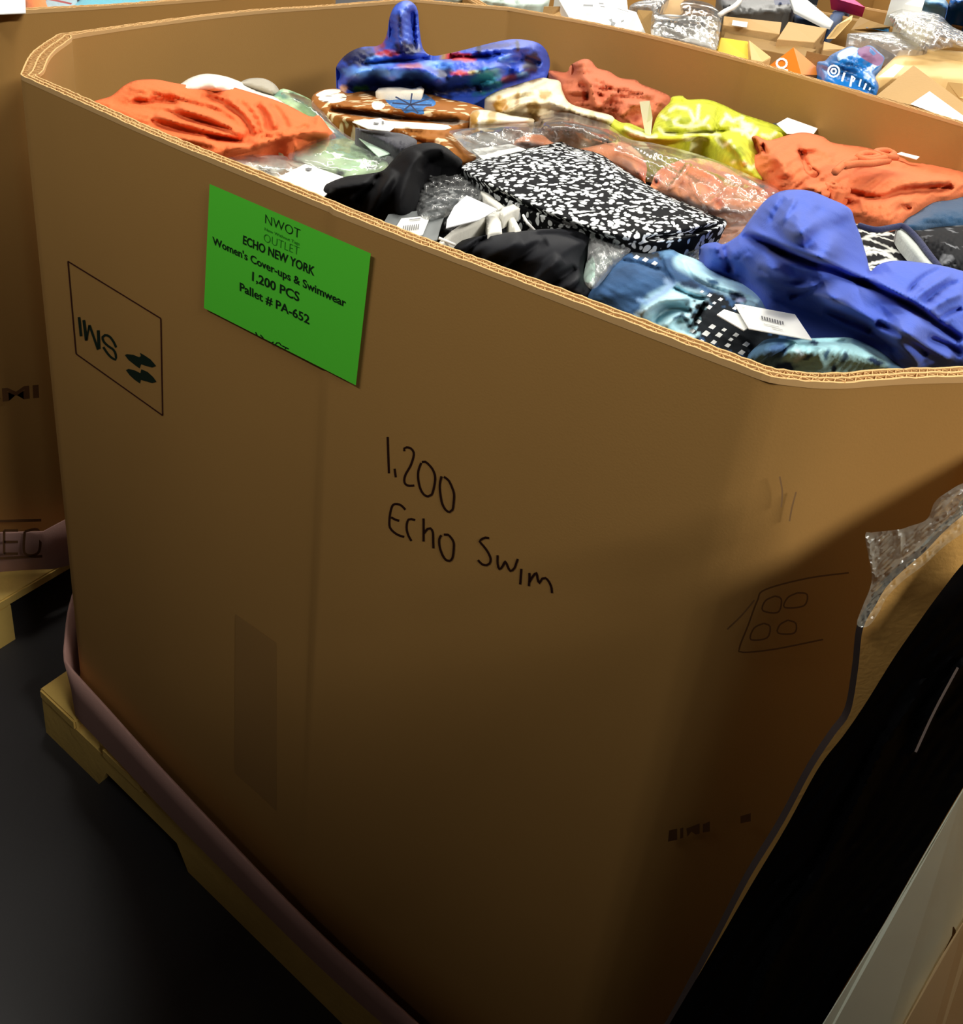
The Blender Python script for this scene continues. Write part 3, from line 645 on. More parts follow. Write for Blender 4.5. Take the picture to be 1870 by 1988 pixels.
# rust garment near the far wall
RUST = fabric('rust_gauze', (198, 112, 80), .92, .5, 180, 0, .08)
ru = cloth('gauze_blouse', '1064,136 1099,140 1106,130,.02 1113,123,.04 1134,114,.05 1148,118,.045 1160,132,.035 1182,138,.03 1204,151,.025 1236,155,.02 1243,162,.02 1293,182,.01 1304,194 1299,204 1279,220 1262,230 1246,246 1213,237 1187,223 1159,216 1116,205 1093,176 1086,160 1070,146', RUST, h=.0, dome=(.022, 18), step=4, skirt=.07, wr=(.016, 20, 20, 2.2), seed=4,
      folds=[('1128,152 1145,160 1152,185 1162,212', .022, 7), ('1120,165 1135,172 1142,195', -.012, 6), ('1100,178 1125,176 1140,182', .014, 5), ('1170,160 1220,170 1270,185', .014, 6), ('1190,185 1230,192 1275,200', -.008, 6), ('1160,212 1180,190 1200,180', .018, 7), ('1200,222 1230,205 1260,200', .014, 8), ('1225,235 1245,220 1262,215', -.012, 8)],
      label='rust coloured crinkled top slumped against the far wall behind the lime garment')
card(ru, '1242,197,.06 1262,195,.06 1267,228,.03 1264,261,.016 1253,261,.016', .03, 'hang_tag', 'pale yellow hang tag hanging down', plain('cream_card', (206, 200, 168), .6))
# lime garment
LI, LW, LD = (186, 190, 52), (236, 234, 178), (150, 158, 40)
li = cloth('tunic', '1187,229 1207,238 1222,239 1250,251 1264,259 1268,247 1278,222,.012 1300,199,.025 1305,188,.03 1326,186,.03 1334,193,.03 1373,193,.03 1406,204,.025 1439,220,.02 1494,238,.012 1522,251 1530,262 1500,275 1475,300 1472,325 1480,350 1450,342 1418,322 1397,299 1382,283 1355,272 1315,281 1270,278 1224,268 1187,250', PAINT, h=.012, dome=(.03, 30), base=LI, step=4, skirt=.06, wr=(.006, 40, 20, 2),
      folds=[('1400,205 1393,225 1392,252', -.016, 4), ('1270,256 1320,258 1400,255 1450,245', -.012, 4), ('1210,248 1260,268 1330,268 1380,262', .012, 6), ('1304,198 1350,196 1400,205', -.012, 4), ('1400,262 1430,290 1450,320', .014, 9)],
      paint=[(f'{x},{y} {x+dx},{y+dy} {x+dx+ex},{y+dy+ey}', 3.0, LW, 4) for x, y, dx, dy, ex, ey in [(1285, 225, 20, 12, 15, -8), (1340, 215, 8, 20, -12, 12), (1357, 205, -3, 28, 14, 10), (1310, 240, 25, 6, 12, 10), (1375, 228, -14, 14, -20, 6), (1410, 222, 12, 12, 20, -6), (1440, 235, 16, 14, -14, 10), (1420, 250, 26, 4, 10, 12), (1470, 250, -12, 18, 18, 6), (1280, 250, 10, 8, 20, 2), (1330, 262, 24, -6, 20, 4), (1390, 268, 14, 16, 14, -10), (1425, 285, 10, 18, -12, 12), (1445, 315, 12, 12, 10, -6), (1400, 240, 10, -12, 14, 8), (1300, 215, 12, -8, 22, 4), (1215, 248, 14, 8, 16, 2), (1240, 262, 20, 6, 14, -4), (1480, 262, 16, 4, 10, -8), (1375, 245, 8, 14, 14, 4)]]+
            [(1450, 245, 16, 8, 20, LW, .5), (1240, 262, 18, 5, 10, LW, .5), (1350, 270, 22, 4, 0, LW, .5), (1328, 235, 14, 8, 0, LD, .6), (1430, 300, 14, 16, 0, LD, .6), (1300, 240, 8, 8, 0, LD, .5)],
      label='lime green and white print tunic by the far wall, left of the right-hand rust garment')
nt_ = cloth('folded_garment', '1495,240 1512,230 1530,226 1545,238 1540,256 1520,262 1500,252', fabric('black_jersey', (24, 22, 24)), h=.0, dome=(.02, 10), step=4, label='black folded piece with a white card between the lime tunic and the far wall')
card(nt_, '1508,240,.03 1529,228,.035 1588,249,.02 1580,260,.015 1528,259,.02', .02, label='white card tag')
# clear bag with peach bikini
PE = fabric('peach_knit', (240, 160, 112), .85, .2, 300, .2, .04)
bag = cloth('bikini_set', '1000,279 1020,263 1052,262 1074,277 1110,290 1170,280 1212,276 1243,299 1256,324 1253,352 1262,362 1275,335 1304,317 1348,307 1394,316 1434,334 1495,381 1480,412 1406,414 1360,406 1300,385 1230,345 1150,310 1060,292', PE, h=.004, dome=(.022, 16), step=4, wr=(.003, 50, 20, 2),
      folds=[('1215,282 1235,310 1240,345', .016, 16), ('1256,318 1266,345 1280,360', -.035, 8), ('1330,335 1310,365 1330,392', .016, 16), ('1400,330 1380,370 1400,405', -.012, 8), ('1080,284 1110,296 1150,300', -.02, 8)],
      label='peach bikini set inside a shiny clear bag in the middle of the carton')
cloth('garment_bag', '872,257 880,252 913,248 976,241 1039,237 1051,226 1094,216 1134,226 1180,242 1220,269 1270,278 1337,294 1405,317 1462,343 1515,370 1500,412 1440,440 1400,432 1340,400 1270,360 1200,320 1100,283 1000,296 930,310 905,300 885,275', FILM, h=.022, dome=(.03, 25), wr=(.03, 46, 25, 2.4), seed=21, thin=True, parent=bag, step=4,
      folds=[('1230,330 1290,370 1345,310', .02, 5), ('1340,345 1370,395 1410,365', .022, 5), ('1050,245 1120,250 1200,275', .03, 14), ('900,262 960,255 1030,250', .02, 8), ('1290,300 1360,330 1430,370', .015, 6)], label='shiny clear plastic bag')
card(bag, '915,290 991,279 1022,290 938,309', .03, 'insert_card', 'white insert card')
cloth('lining_sheet', '874,258 915,249 976,243 1040,240 1000,262 992,278 940,286 905,298 886,275', plain('grey_lining', (168, 166, 160), .5), h=.006, dome=(.008, 12), wr=(.012, 18, 20, 2), parent=bag, label='greyish inner sheet')
# rust garment on the right
RU2 = fabric('coral_gauze', (210, 114, 72), .92, .45, 170, 0, .06)
r2 = cloth('gauze_dress', '1458,285 1459,268,.03 1468,263,.04 1488,272,.035 1504,270,.03 1535,261,.03 1562,257,.03 1597,265,.028 1618,277,.022 1675,285,.016 1703,291,.014 1738,297,.012 1788,308,.01 1828,310,.01 1870,319,.01 1890,325 1890,372 1870,378 1842,386 1818,388 1788,403 1763,419 1750,432 1731,442 1697,433 1652,418 1600,400 1517,370 1490,345 1468,327 1463,305', RU2, h=.016, dome=(.03, 30), step=4, skirt=.06, wr=(.012, 36, -20, 2.2), seed=9,
      folds=[('1462,268 1466,285 1475,300', -.03, 5), ('1480,278 1484,292 1490,300', -.02, 4), ('1555,290 1558,310 1570,330 1590,345', -.016, 7), ('1550,285 1590,290 1620,305', .014, 8), ('1640,325 1700,310 1760,318', .016, 8), ('1650,340 1720,345 1800,350 1868,340', .016, 14), ('1640,370 1700,385 1760,372 1850,362', -.018, 7), ('1610,380 1640,395 1670,392', -.014, 9), ('1600,385 1590,370 1560,362', .014, 10), ('1740,412 1752,400 1768,408', -.01, 5), ('1800,330 1840,340 1868,350', -.012, 6), ('1500,300 1520,320 1525,345', .014, 12), ('1700,300 1740,310 1790,316', -.01, 5)],
      label='coral rust gauze dress with tassel cords, lying on the right against the far wall')
string('drawstring', ['1622,334,.075 1640,318,.075 1660,310,.072 1690,308,.07 1705,304,.068 1690,298,.068 1672,300,.07 1665,306,.075 1690,312,.07 1720,306,.066 1736,300,.06 1720,292,.062 1700,296,.066 1720,304,.068 1740,306,.058', '1640,322,.076 1665,318,.072 1690,318,.07 1725,312,.062'], .0045, RU2, r2, label='twisted cord drawstring')
cloth('tassel', '1600,350 1606,340 1622,333 1640,338 1650,352 1652,372 1640,376 1622,372 1606,364', RU2, h=.036, dome=(.006, 8), wr=(.03, 7, 75, 3), step=3, parent=r2, seed=2)
cloth('tassel', '1558,316 1566,308 1585,312 1600,306 1608,316 1600,330 1585,338 1568,336', RU2, h=.038, dome=(.005, 8), wr=(.03, 7, 60, 3), step=3, parent=r2, seed=3)
card(r2, '1741,298 1750,295 1786,304 1780,309', .034, label='small white tag')
# dark pieces at the right wall
cloth('folded_garment', '1760,425 1782,413 1809,393 1850,385 1930,375 1930,440 1860,440 1822,440 1776,450 1750,445', fabric('dark_denim_blue', (38, 70, 100)), h=.012, dome=(.018, 20), wr=(.01, 24, 10, 3), label='dark teal blue garment under the coral dress at the right edge')
cloth('printed_garment', '1655,440 1668,430 1700,436 1740,440 1755,440 1790,470 1830,520 1800,530 1700,540 1670,520', spotted('black_white_leaf', (206, 206, 198), (18, 18, 20), (26, 30, 30), .10, .5, .05, wscale=12, edge=True), h=.006, dome=(.012, 16), wr=(.01, 24, 40, 2), label='black and white leaf print garment behind the royal blue dress')
gp = cloth('printed_garment', '1752,440 1790,446 1830,440 1930,440 1930,560 1840,530 1815,510 1780,465', spotted('black_grey_marble', (20, 21, 24), (120, 122, 126), (45, 26, 26), .22, 0, .08, soft=.12, wscale=14), h=.012, dome=(.016, 16), wr=(.014, 22, 30, 2), label='black garment with grey marbled print at the right edge')
for q in ('1690,436 1735,447 1760,480 1790,515 1812,520 1775,470 1750,440 1720,436',):
    pass
string('binding', ['1668,438,.03 1700,446,.032 1735,441,.034 1755,440,.036 1780,462,.034 1805,495,.032 1825,520,.03'], .0035, fabric('navy_bind', (42, 46, 78)), gp, label='navy piped binding')
cloth('lapel', '1740,445 1752,442 1778,468 1802,502 1815,518 1796,516 1768,486 1748,462', fabric('grey_satin', (176, 182, 176)), h=.03, dome=(.006, 8), skirt=.012, parent=gp, label='pale grey satin lapel')
# black pieces at the near rim
SAT = plain('black_satin', (11, 11, 14), .7, .08, 200, 0, .05, 20, spec=.12)
cloth('folded_garment', '812,330 830,318 860,318 900,318 935,345 985,390 1010,405 1040,425 1000,440 950,470 890,490 850,470 830,430 812,400', plain('black_sateen', (14, 14, 17), .4, .1, 200, spec=.5), h=-.004, dome=(.014, 20), wr=(.02, 26, 15, 2), seed=4, label='black garment underneath the white strapped one, between the black drapes')
sp = cloth('swimsuit', '812,375 830,355 870,352 905,362 940,372 930,392 890,402 868,420 840,425 812,425', spotted('grey_spots', (84, 88, 90), (205, 208, 208), (95, 50, 50), .30, 0, .02), h=.01, dome=(.012, 16), wr=(.008, 22, 10, 2), step=4, label='grey spotted swimsuit in plastic, below the tall black drape')
cloth('garment_bag', '812,345 826,322 862,322 905,335 935,362 940,385 890,402 860,424 812,425', FILM, h=.022, dome=(.014, 16), wr=(.035, 24, 10, 3), thin=True, parent=sp, step=4, label='clear plastic bag')
cloth('satin_drape', '600,390,-.004 606,380,.008 633,358,.02 671,343,.026 710,338,.03 743,331,.035 764,310,.045 783,291,.055 810,280,.062 839,277,.064 863,284,.06 884,300,.05 898,313,.04 890,330,.03 862,326,.036 838,322,.042 824,338,.042 816,358,.036 813,411,.016 800,455,.0 745,448,-.006 680,420,-.006', SAT, dome=(.016, 20), step=4, skirt=.09, wr=(.001, 40, -35, 3), seed=6,
      folds=[('740,335 720,365 690,395', -.02, 9), ('765,330 740,375 715,420', .016, 11), ('640,368 680,360 720,352', .01, 8), ('655,385 700,372 730,362', -.008, 6), ('820,300 790,350 770,420', .012, 16), ('860,300 835,306 815,330', -.008, 8)],
      label='black satin garment humped up at the near rim, left of the grey tag')
ss = cloth('strappy_swimsuit', '860,492 880,470 895,455 930,442 960,440 1012,450 1040,446 1000,470 950,480 900,500', plain('black_sateen', (14, 14, 17)), h=.004, dome=(.01, 12), step=4, label='black swimsuit with white straps and tags, between the two black drapes')
WS = fabric('white_elastic', (214, 212, 202), .8, .2, 300)
for q_, h_ in (('846,476 876,449 920,420 963,405 970,412 957,426 890,455 860,475', .022), ('944,418 972,409 975,453 948,456', .026), ('930,368 950,376 980,402 968,408 945,392', .026), ('975,404 997,396 1010,405 978,422 970,414', .032), ('985,424 997,418 1013,450 1000,452', .026)):
    cloth('strap', q_, WS, h=h_, dome=(.004, 6), step=3, skirt=.012, sharp=True, parent=ss)
string('edging', ['1016,418,.03 1024,432,.028 1038,447,.02'], .0013, CARD, ss, label='thin white edging')
string('tag_string', ['852,462,.026 866,468,.024 883,475,.02'], .0013, CARD, ss, label='white tag string')
card(ss, '866,442 868,426 882,400 906,379 966,406 930,426', .036, label='silver and white hang tag', mat=plain('silver_card', (214, 216, 218), .25, spec=.6))
tg2 = card(ss, '738,452 746,430 754,416 869,402 856,440 849,466 822,470', .023, label='grey hang tag with white barcode sticker', mat=GREYCARD)
V = []
card(ss, '766,445 779,424 836,418 821,455 800,460', .0252, 'barcode_sticker', 'white barcode sticker')
card_ink(ss, [[(783+i*4.2, 438-i*.5), (785.2+i*4.2, 437.8-i*.5), (783.2+i*4.2, 449-i*.5), (781+i*4.2, 449.2-i*.5)] for i in range(8)]+[[(795, 425.5), (817, 423), (816.5, 425), (794.5, 427.5)]], .0266, name='barcode')
cloth('satin_drape', '860,492,-.004 872,478,.006 906,464,.016 950,455,.022 1009,449,.026 1068,444,.028 1112,447,.024 1142,452,.02 1152,478,.012 1136,505,.01 1134,543,.008 1150,566,.004 1140,590,-.004 1090,590,-.01 1000,560,-.01 920,520,-.008', plain('charcoal_satin', (29, 30, 34), .7, .08, 200, 0, .05, 20, spec=.12), dome=(.018, 24), step=4, skirt=.07, wr=(.001, 40, -30, 3), seed=12,
      folds=[('950,458 920,478 900,500', -.016, 6), ('1010,462 960,495 930,515', .012, 12), ('1060,466 1010,500 985,530', -.012, 10), ('1090,500 1050,535 1030,555', .012, 10), ('1130,535 1095,560 1070,575', .012, 8), ('1120,520 1075,550 1045,568', -.012, 8), ('1030,455 1090,455 1140,465', -.012, 7)],
      label='charcoal satin garment along the near rim, left of the tie-dye shirt')
mp_ = cloth('swimsuit', '1134,545 1138,510 1150,480 1150,455 1180,465 1210,475 1232,486 1225,500 1195,515 1170,540 1150,562', spotted('mint_spots', (110, 122, 116), (206, 216, 210), (80, 40, 40), .28, .4, .03), h=.006, dome=(.016, 14), wr=(.01, 20, 60, 2), step=4, patches=[('1134,545 1136,510 1150,495 1156,520 1152,545', 1)], label='mint and grey printed swimsuit in plastic, left of the navy tie-dye shirt')
mp_.data.materials.append(fabric('mint_cloth', (176, 216, 196)))
cloth('garment_bag', '1134,545 1140,505 1148,455 1180,463 1225,482 1195,515 1155,560', FILM2, h=.02, dome=(.012, 12), wr=(.02, 20, 70, 3), thin=True, parent=mp_, step=4, label='clear plastic bag')
cloth('garment_bag', '1230,470 1300,474 1370,458 1405,446 1440,428 1455,440 1440,470 1400,490 1370,520 1320,500 1260,490', FILM2, h=.004, dome=(.014, 18), wr=(.02, 26, -20, 3), step=4, label='crumpled clear plastic between the black and white garment and the blue dress', thin=True)
# black and white folded garment on top
cloth('folded_sarong', '890,330 896,322 930,308 976,298 1030,287 1071,279 1090,275 1114,286 1165,299 1203,324 1277,370 1338,397 1382,417 1408,426 1411,436 1402,443 1367,457 1335,466 1282,473 1235,473 1207,472 1154,454 1082,434 1038,416 994,396 950,372 906,344', spotted('animal_print', (13, 14, 16), (228, 232, 232), (170, 105, 105), .45, .5, .022, soft=.04, wscale=30), h=.026, dome=(.016, 14), step=4, skirt=.03, wr=(.004, 50, 20, 2), seed=13,
      folds=[('900,330 960,362 1040,405 1130,440 1230,462', .010, 7), ('960,368 1050,412 1150,450', -.016, 5), ('1409,430 1340,452 1250,464', -.014, 4), ('1100,290 1200,340 1330,405', .008, 20)],
      label='black and white animal print cloth folded flat on top in the middle')
# tie-dye shirt
NV, LB, MB = (58, 90, 130), (186, 228, 240), (104, 146, 184)
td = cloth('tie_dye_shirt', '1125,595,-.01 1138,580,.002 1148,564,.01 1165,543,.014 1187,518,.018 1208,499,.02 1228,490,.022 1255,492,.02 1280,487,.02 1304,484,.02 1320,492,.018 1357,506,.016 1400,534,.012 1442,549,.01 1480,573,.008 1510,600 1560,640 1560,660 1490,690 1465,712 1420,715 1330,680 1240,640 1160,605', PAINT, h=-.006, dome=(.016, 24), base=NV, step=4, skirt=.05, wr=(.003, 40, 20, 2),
      folds=[('1200,505 1240,512 1290,528', -.010, 5), ('1280,490 1290,526 1310,555', -.012, 5), ('1322,498 1345,540 1400,565 1470,585', -.010, 5), ('1240,612 1280,585 1340,580', .014, 8), ('1270,625 1300,600 1340,605', -.012, 6), ('1290,635 1320,610 1345,625', .01, 7), ('1370,588 1357,610 1337,648', -.02, 5), ('1305,557 1340,574 1372,582', -.012, 4)],
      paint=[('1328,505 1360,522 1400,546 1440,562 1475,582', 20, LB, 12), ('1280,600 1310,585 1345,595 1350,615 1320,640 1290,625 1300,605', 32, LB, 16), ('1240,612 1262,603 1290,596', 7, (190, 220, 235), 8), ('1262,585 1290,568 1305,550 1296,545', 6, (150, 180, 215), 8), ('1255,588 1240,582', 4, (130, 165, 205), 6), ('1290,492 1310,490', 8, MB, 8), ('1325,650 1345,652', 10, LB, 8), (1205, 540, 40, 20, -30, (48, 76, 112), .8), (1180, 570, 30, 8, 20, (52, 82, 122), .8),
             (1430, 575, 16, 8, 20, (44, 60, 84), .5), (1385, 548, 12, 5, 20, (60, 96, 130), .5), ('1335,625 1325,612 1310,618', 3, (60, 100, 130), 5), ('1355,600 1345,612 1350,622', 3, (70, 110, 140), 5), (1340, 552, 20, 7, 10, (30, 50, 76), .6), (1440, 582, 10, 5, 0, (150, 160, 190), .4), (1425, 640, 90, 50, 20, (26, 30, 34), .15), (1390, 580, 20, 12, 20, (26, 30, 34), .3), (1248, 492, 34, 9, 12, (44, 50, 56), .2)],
      patches=[(f'{x},{y-r*.75} {x+r*1.1},{y-r*.1} {x+r*.2},{y+r*.8} {x-r*1.1},{y+r*.2}', 1) for x, y, r in [(1236, 499, 6), (1253, 504, 6), (1271, 511, 6), (1363, 566, 4), (1378, 573, 5), (1399, 581, 5), (1377, 596, 6), (1356, 624, 6), (1383, 634, 7), (1406, 640, 5), (1344, 642, 6), (1371, 647, 8), (1396, 650, 7), (1429, 650, 6), (1362, 662, 5), (1386, 664, 6), (1419, 659, 5), (1413, 670, 6), (1449, 668, 7), (1440, 684, 7), (1387, 588, 4), (1427, 598, 5)]],
      label='navy and light blue tie-dye shirt with white diamonds at the near rim')
td.data.materials.append(fabric('white_diamond', (226, 228, 226)))
card(td, '1427,590 1436,590 1544,610 1577,659 1454,637', .034, label='large white hang tag with faint barcode')
card_ink(td, [[(1478+i*5, 613+i*1.3), (1481+i*5, 613.7+i*1.3), (1482+i*5, 620+i*1.3), (1479+i*5, 619.3+i*1.3)] for i in range(9)], .0353, name='barcode')
card_ink(td, [[(1483, 628), (1512, 634), (1512, 635.4), (1483, 629.4)], [(1500, 636), (1520, 640), (1520, 641.2), (1500, 637.2)], [(1441, 595), (1446, 596), (1446, 598), (1441, 597)]], .0353, plain('pale_print', (190, 190, 182)))
card(td, '1392,610 1406,600 1437,610 1452,637 1445,641', .030, label='small white swing tag')
cloth('tie_dye_garment', '1440,705,-.01 1448,694,.0 1467,674,.012 1492,658,.018 1544,658,.022 1580,656,.02 1620,655,.02 1656,657,.016 1706,680,.01 1742,707,.002 1760,725,-.01 1620,745,-.02 1500,735,-.02', PAINT, h=0, dome=(.02, 22), base=MB, step=4, wr=(.006, 26, -40, 2),
      folds=[('1480,705 1510,690 1540,665', -.01, 5), ('1600,670 1590,690 1600,715', .008, 10), ('1545,662 1600,662 1650,662', -.012, 5)],
      paint=[('1555,690 1600,680 1650,682 1690,700', 34, (176, 226, 234), 16), ('1560,715 1600,712 1650,715', 20, (176, 226, 234), 14), (1566, 694, 12, 5, -20, (60, 90, 130), .6), (1605, 688, 5, 12, 20, (70, 104, 130), .5), (1640, 695, 6, 12, 20, (80, 112, 140), .5), (1700, 702, 18, 6, 20, (50, 70, 104), .5), (1525, 712, 20, 10, 0, (40, 58, 100), .6), (1580, 665, 10, 4, 0, (40, 60, 90), .5), (1510, 680, 24, 14, -30, (74, 106, 150), .6), ('1545,700 1560,690 1548,680', 4, (200, 225, 235), 6), (1620, 715, 5, 10, 0, (50, 70, 100), .5)],
      label='pale blue and navy tie-dye garment in the near right corner of the carton')
# royal blue dress
cloth('gathered_dress', '1357,490,.012 1360,480,.02 1370,473,.028 1391,470,.034 1405,474,.034 1428,461,.045 1439,451,.05 1455,428,.06 1483,392,.08 1509,374,.09 1538,368,.094 1575,371,.094 1613,386,.085 1640,398,.078 1654,410,.07 1660,430,.06 1672,461,.044 1683,499,.03 1690,526,.024 1702,516,.034 1722,508,.042 1750,506,.044 1792,510,.04 1836,517,.034 1870,526,.03 1930,540,.02 1930,735,-.01 1870,722,-.006 1780,722,-.006 1745,710,.0 1728,686,.01 1690,662,.012 1648,643,.014 1590,614,.016 1532,591,.016 1492,579,.016 1462,556,.016 1440,539,.016 1417,533,.014 1373,525,.012 1359,508,.01',
      fabric('royal_blue', (70, 94, 186), .8, .2, 320, .1, .03), dome=(.026, 26), step=4, skirt=.06, wr=(.005, 42, 35, 3), seed=15, ctrl='1560,440,.10 1600,480,.085 1500,510,.05 1620,570,.045 1760,640,.035',
      folds=[('1440,457 1490,475 1530,495 1600,517 1650,540 1705,562 1765,592 1810,622 1868,664', -.036, 8), ('1450,446 1500,466 1560,492 1640,522 1700,548 1770,584 1840,630', .018, 10), ('1495,482 1510,492 1530,497', -.012, 6), ('1496,436 1506,412 1524,385', -.006, 6), ('1515,436 1530,410 1548,382', .008, 6), ('1536,446 1570,425 1600,402', -.005, 9), ('1560,458 1600,446 1650,430', -.006, 12),
             ('1440,500 1470,530 1540,550 1600,570 1680,612 1760,655', .016, 14), ('1475,520 1520,545 1570,548', -.012, 8), ('1530,575 1570,566 1600,555', -.010, 6), ('1600,600 1680,635 1740,680', -.012, 8), ('1690,640 1740,665 1790,705', .014, 10), ('1700,625 1760,655 1800,690', -.014, 6), ('1745,640 1800,672 1850,700', .012, 8), ('1800,655 1840,670 1868,690', -.014, 6), ('1760,572 1790,540 1830,520', -.012, 5), ('1775,580 1810,555 1850,530', .012, 6), ('1792,590 1830,560 1868,545', -.012, 5), ('1800,605 1840,580 1868,570', .010, 7), ('1820,622 1850,605 1868,600', -.010, 5), ('1405,476 1410,500 1418,530', -.014, 7), ('1372,480 1390,482 1402,480', .008, 7), ('1690,520 1720,560 1760,580', .01, 10)],
      label='royal blue gathered dress billowing up at the right front of the carton')

# ---------------------------------------------------------------- things in the cartons around
BG = (-.055, 0)
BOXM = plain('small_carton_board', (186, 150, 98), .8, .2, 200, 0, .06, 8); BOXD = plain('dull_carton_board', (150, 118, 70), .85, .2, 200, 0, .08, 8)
MAILER = plain('padded_mailer', (214, 178, 118), .6, .2, 40, 0, .05, 6); WBOX = plain('white_box', (232, 232, 228), .5); TAPE = plain('clear_tape', (190, 160, 112), .3, spec=.5)
def inked(parent, polys, h, mat, name, plane=BG, label=None):
    V, F = [], []
    for p in polys:
        k = len(V); V += [W(on_plane(*q[:2], *plane, q[2] if len(q) > 2 else h)) for q in p]; F.append(tuple(range(k, k+len(p))))
    o = obj(name, V, F, [mat], parent)
    if label: o['label'] = label
V, F = [], []; n = len(PER); ctr = PER.mean(0); N = 24
for k in range(N+1):
    for i in range(0, n, 6):
        x, y = ctr+(PER[i]-NRM[i]*.04-ctr)*(k/N); x = x*1.25-.16; y += 1.215
        V.append((x, y, RIM-.20+.03*noise.noise(Vector((x*8, y*8, 5)))))
q = len(range(0, n, 6))
for k in range(N):
    for i in range(q): F.append((k*q+i, (k+1)*q+i, (k+1)*q+(i+1) % q, k*q+(i+1) % q))
tag(obj('packing_heap', V, F, [BOXD], None), 'brown packing deeper down among the small boxes in the carton behind', 'packing', kind='stuff')
heapm = obj('clothes_heap', [((v[0]+.16)/1.25-1.352, v[1]-1.215+.035, v[2]+.05) for v in V], F, [fabric('heap_cloth', (40, 38, 40))], None, True)
tag(heapm, 'clothes deep in the carton at the left edge', 'clothes', kind='stuff')
def bx(name, pts, depth, mat, label, cat='box', **k): return slab(name, P(pts), depth, mat, None, BG, label, cat, **k)
# white product boxes at the far wall
a = bx('product_box', '1078,-14,.03 1216,-14,.03 1224,58,.0 1108,38,.0', .10, WBOX, 'large white product box, behind the far wall at the top centre')
inked(a, [[(1133, 8, .0315), (1152, 9, .0315), (1151, 13, .0315), (1132, 12, .0315)], [(1163, 5, .0315), (1172, 6, .0315), (1172, 9, .0315), (1163, 8, .0315)], [(1166, 11, .03), (1174, 12, .03), (1174, 15, .03), (1166, 14, .03)]], .03, plain('box_print', (120, 122, 122), .6), 'printed_marks')
b = bx('product_box', '1189,9,.05 1236,23,.05 1211,60,.02 1160,45,.02', .09, WBOX, 'smaller white box with grey product picture, leaning in front of the large white box', dirv=(.6, .3, -1))
inked(b, [[(1181, 38, .042), (1188, 36, .042), (1190, 42, .04), (1196, 44, .04), (1192, 52, .036), (1186, 50, .036), (1187, 44, .04)], [(1206, 40, .044), (1213, 38, .045), (1210, 43, .042), (1206, 44, .042)]], .03, plain('box_print', (120, 122, 122), .6), 'printed_picture')
inked(b, [[(1199, 16, .0492), (1222, 23, .0492), (1222, 24, .0485), (1199, 17, .0485)]], .03, plain('box_print', (120, 122, 122), .6), 'printed_marks')
bx('carton', '1056,12,.01 1106,12,.01 1107,36,-.01 1056,24,-.01', .08, BOXM, 'pale brown carton left of the large white product box')
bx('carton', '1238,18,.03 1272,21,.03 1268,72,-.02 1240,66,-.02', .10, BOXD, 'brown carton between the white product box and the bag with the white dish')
# bag with a pale dish
WH = plain('white_plastic', (206, 203, 196), .4); GY = plain('grey_plastic', (128, 122, 112), .5)
d_ = cloth('packed_dish', '1272,38 1290,28 1330,30 1370,32 1398,36 1396,70 1388,96 1360,90 1310,78 1272,70', WH, h=.01, dome=(.02, 14), step=4, plane=BG, patches=[('1285,34 1330,32 1368,34 1362,52 1348,66 1325,76 1300,77 1284,72', 1), ('1376,36 1396,36 1393,80 1384,92 1376,70', 2)], label='pale grey and white dish in a clear bag behind the far wall', cat='dish')
d_.data.materials.append(GY); d_.data.materials.append(plain('cream_plastic', (198, 176, 140), .5))
cloth('plastic_bag', '1267,22 1275,20 1282,27 1320,30 1322,6 1345,0 1380,8 1398,26 1402,36 1396,75 1390,97 1350,88 1300,78 1266,70', FILM, h=.03, dome=(.02, 12), wr=(.03, 22, 20, 3), plane=BG, thin=True, parent=d_, step=4, label='clear plastic bag')
cloth('plastic_bag', '1222,14 1236,4 1270,-4 1300,-8 1292,6 1274,20 1256,16 1238,16', FILM2, h=.03, dome=(.02, 12), wr=(.03, 20, 0, 2), plane=BG, step=4, label='white and teal crumpled plastic bag at the top edge, above the white product boxes', cat='bag')
bx('carton', '1282,-6,.02 1330,-8,.02 1322,30,.0 1288,26,.0', .1, BOXM, 'brown carton at the top edge, behind the bag with the white dish')
# grey appliance parts
ap = cloth('appliance_part', '1395,-12 1470,-12 1540,-10 1545,20 1520,27 1470,30 1425,30 1405,24', plain('grey_moulding', (92, 92, 90), .45, var=.2), h=.03, dome=(.03, 14), wr=(.02, 18, 10, 2), plane=BG, step=4, label='grey plastic appliance part in clear wrapping at the top edge', cat='appliance', patches=[('1400,-10 1440,-10 1425,10 1405,22', 1), ('1500,-10 1540,-8 1535,8 1505,10', 2)])
ap.data.materials.append(plain('black_plastic', (22, 22, 24), .4)); ap.data.materials.append(plain('navy_plastic', (40, 50, 84), .5))
string('cable', ['1441,-12,.07 1436,2,.07 1424,14,.068 1408,22,.06 1396,30,.05'], .006, CARD, ap, BG, 'white cable')
bx('tray_lid', '1533,-8,.07 1562,-6,.07 1619,42,.02 1613,52,.015 1600,50,.015 1542,20,.04', .008, plain('pale_grey_panel', (196, 198, 196), .35), 'pale grey framed plastic panel tilted left of the pink sheet', 'panel')
cloth('navy_cloth', '1545,22 1580,36 1612,52 1636,34 1650,26 1640,18 1618,22 1600,50 1570,46 1545,38', fabric('navy_denim', (44, 70, 112)), h=.005, dome=(.02, 10), plane=BG, step=4, label='dark blue cloth under the pale grey panel', cat='cloth')
bx('paper_sheet', '1611,-6,.05 1652,-6,.05 1680,14,.045 1674,33,.01 1614,18,.01', .001, plain('pink_paper', (232, 62, 128), .7), 'bright pink paper sheet at the top edge', 'paper', dirv=(0, 1, -.3))
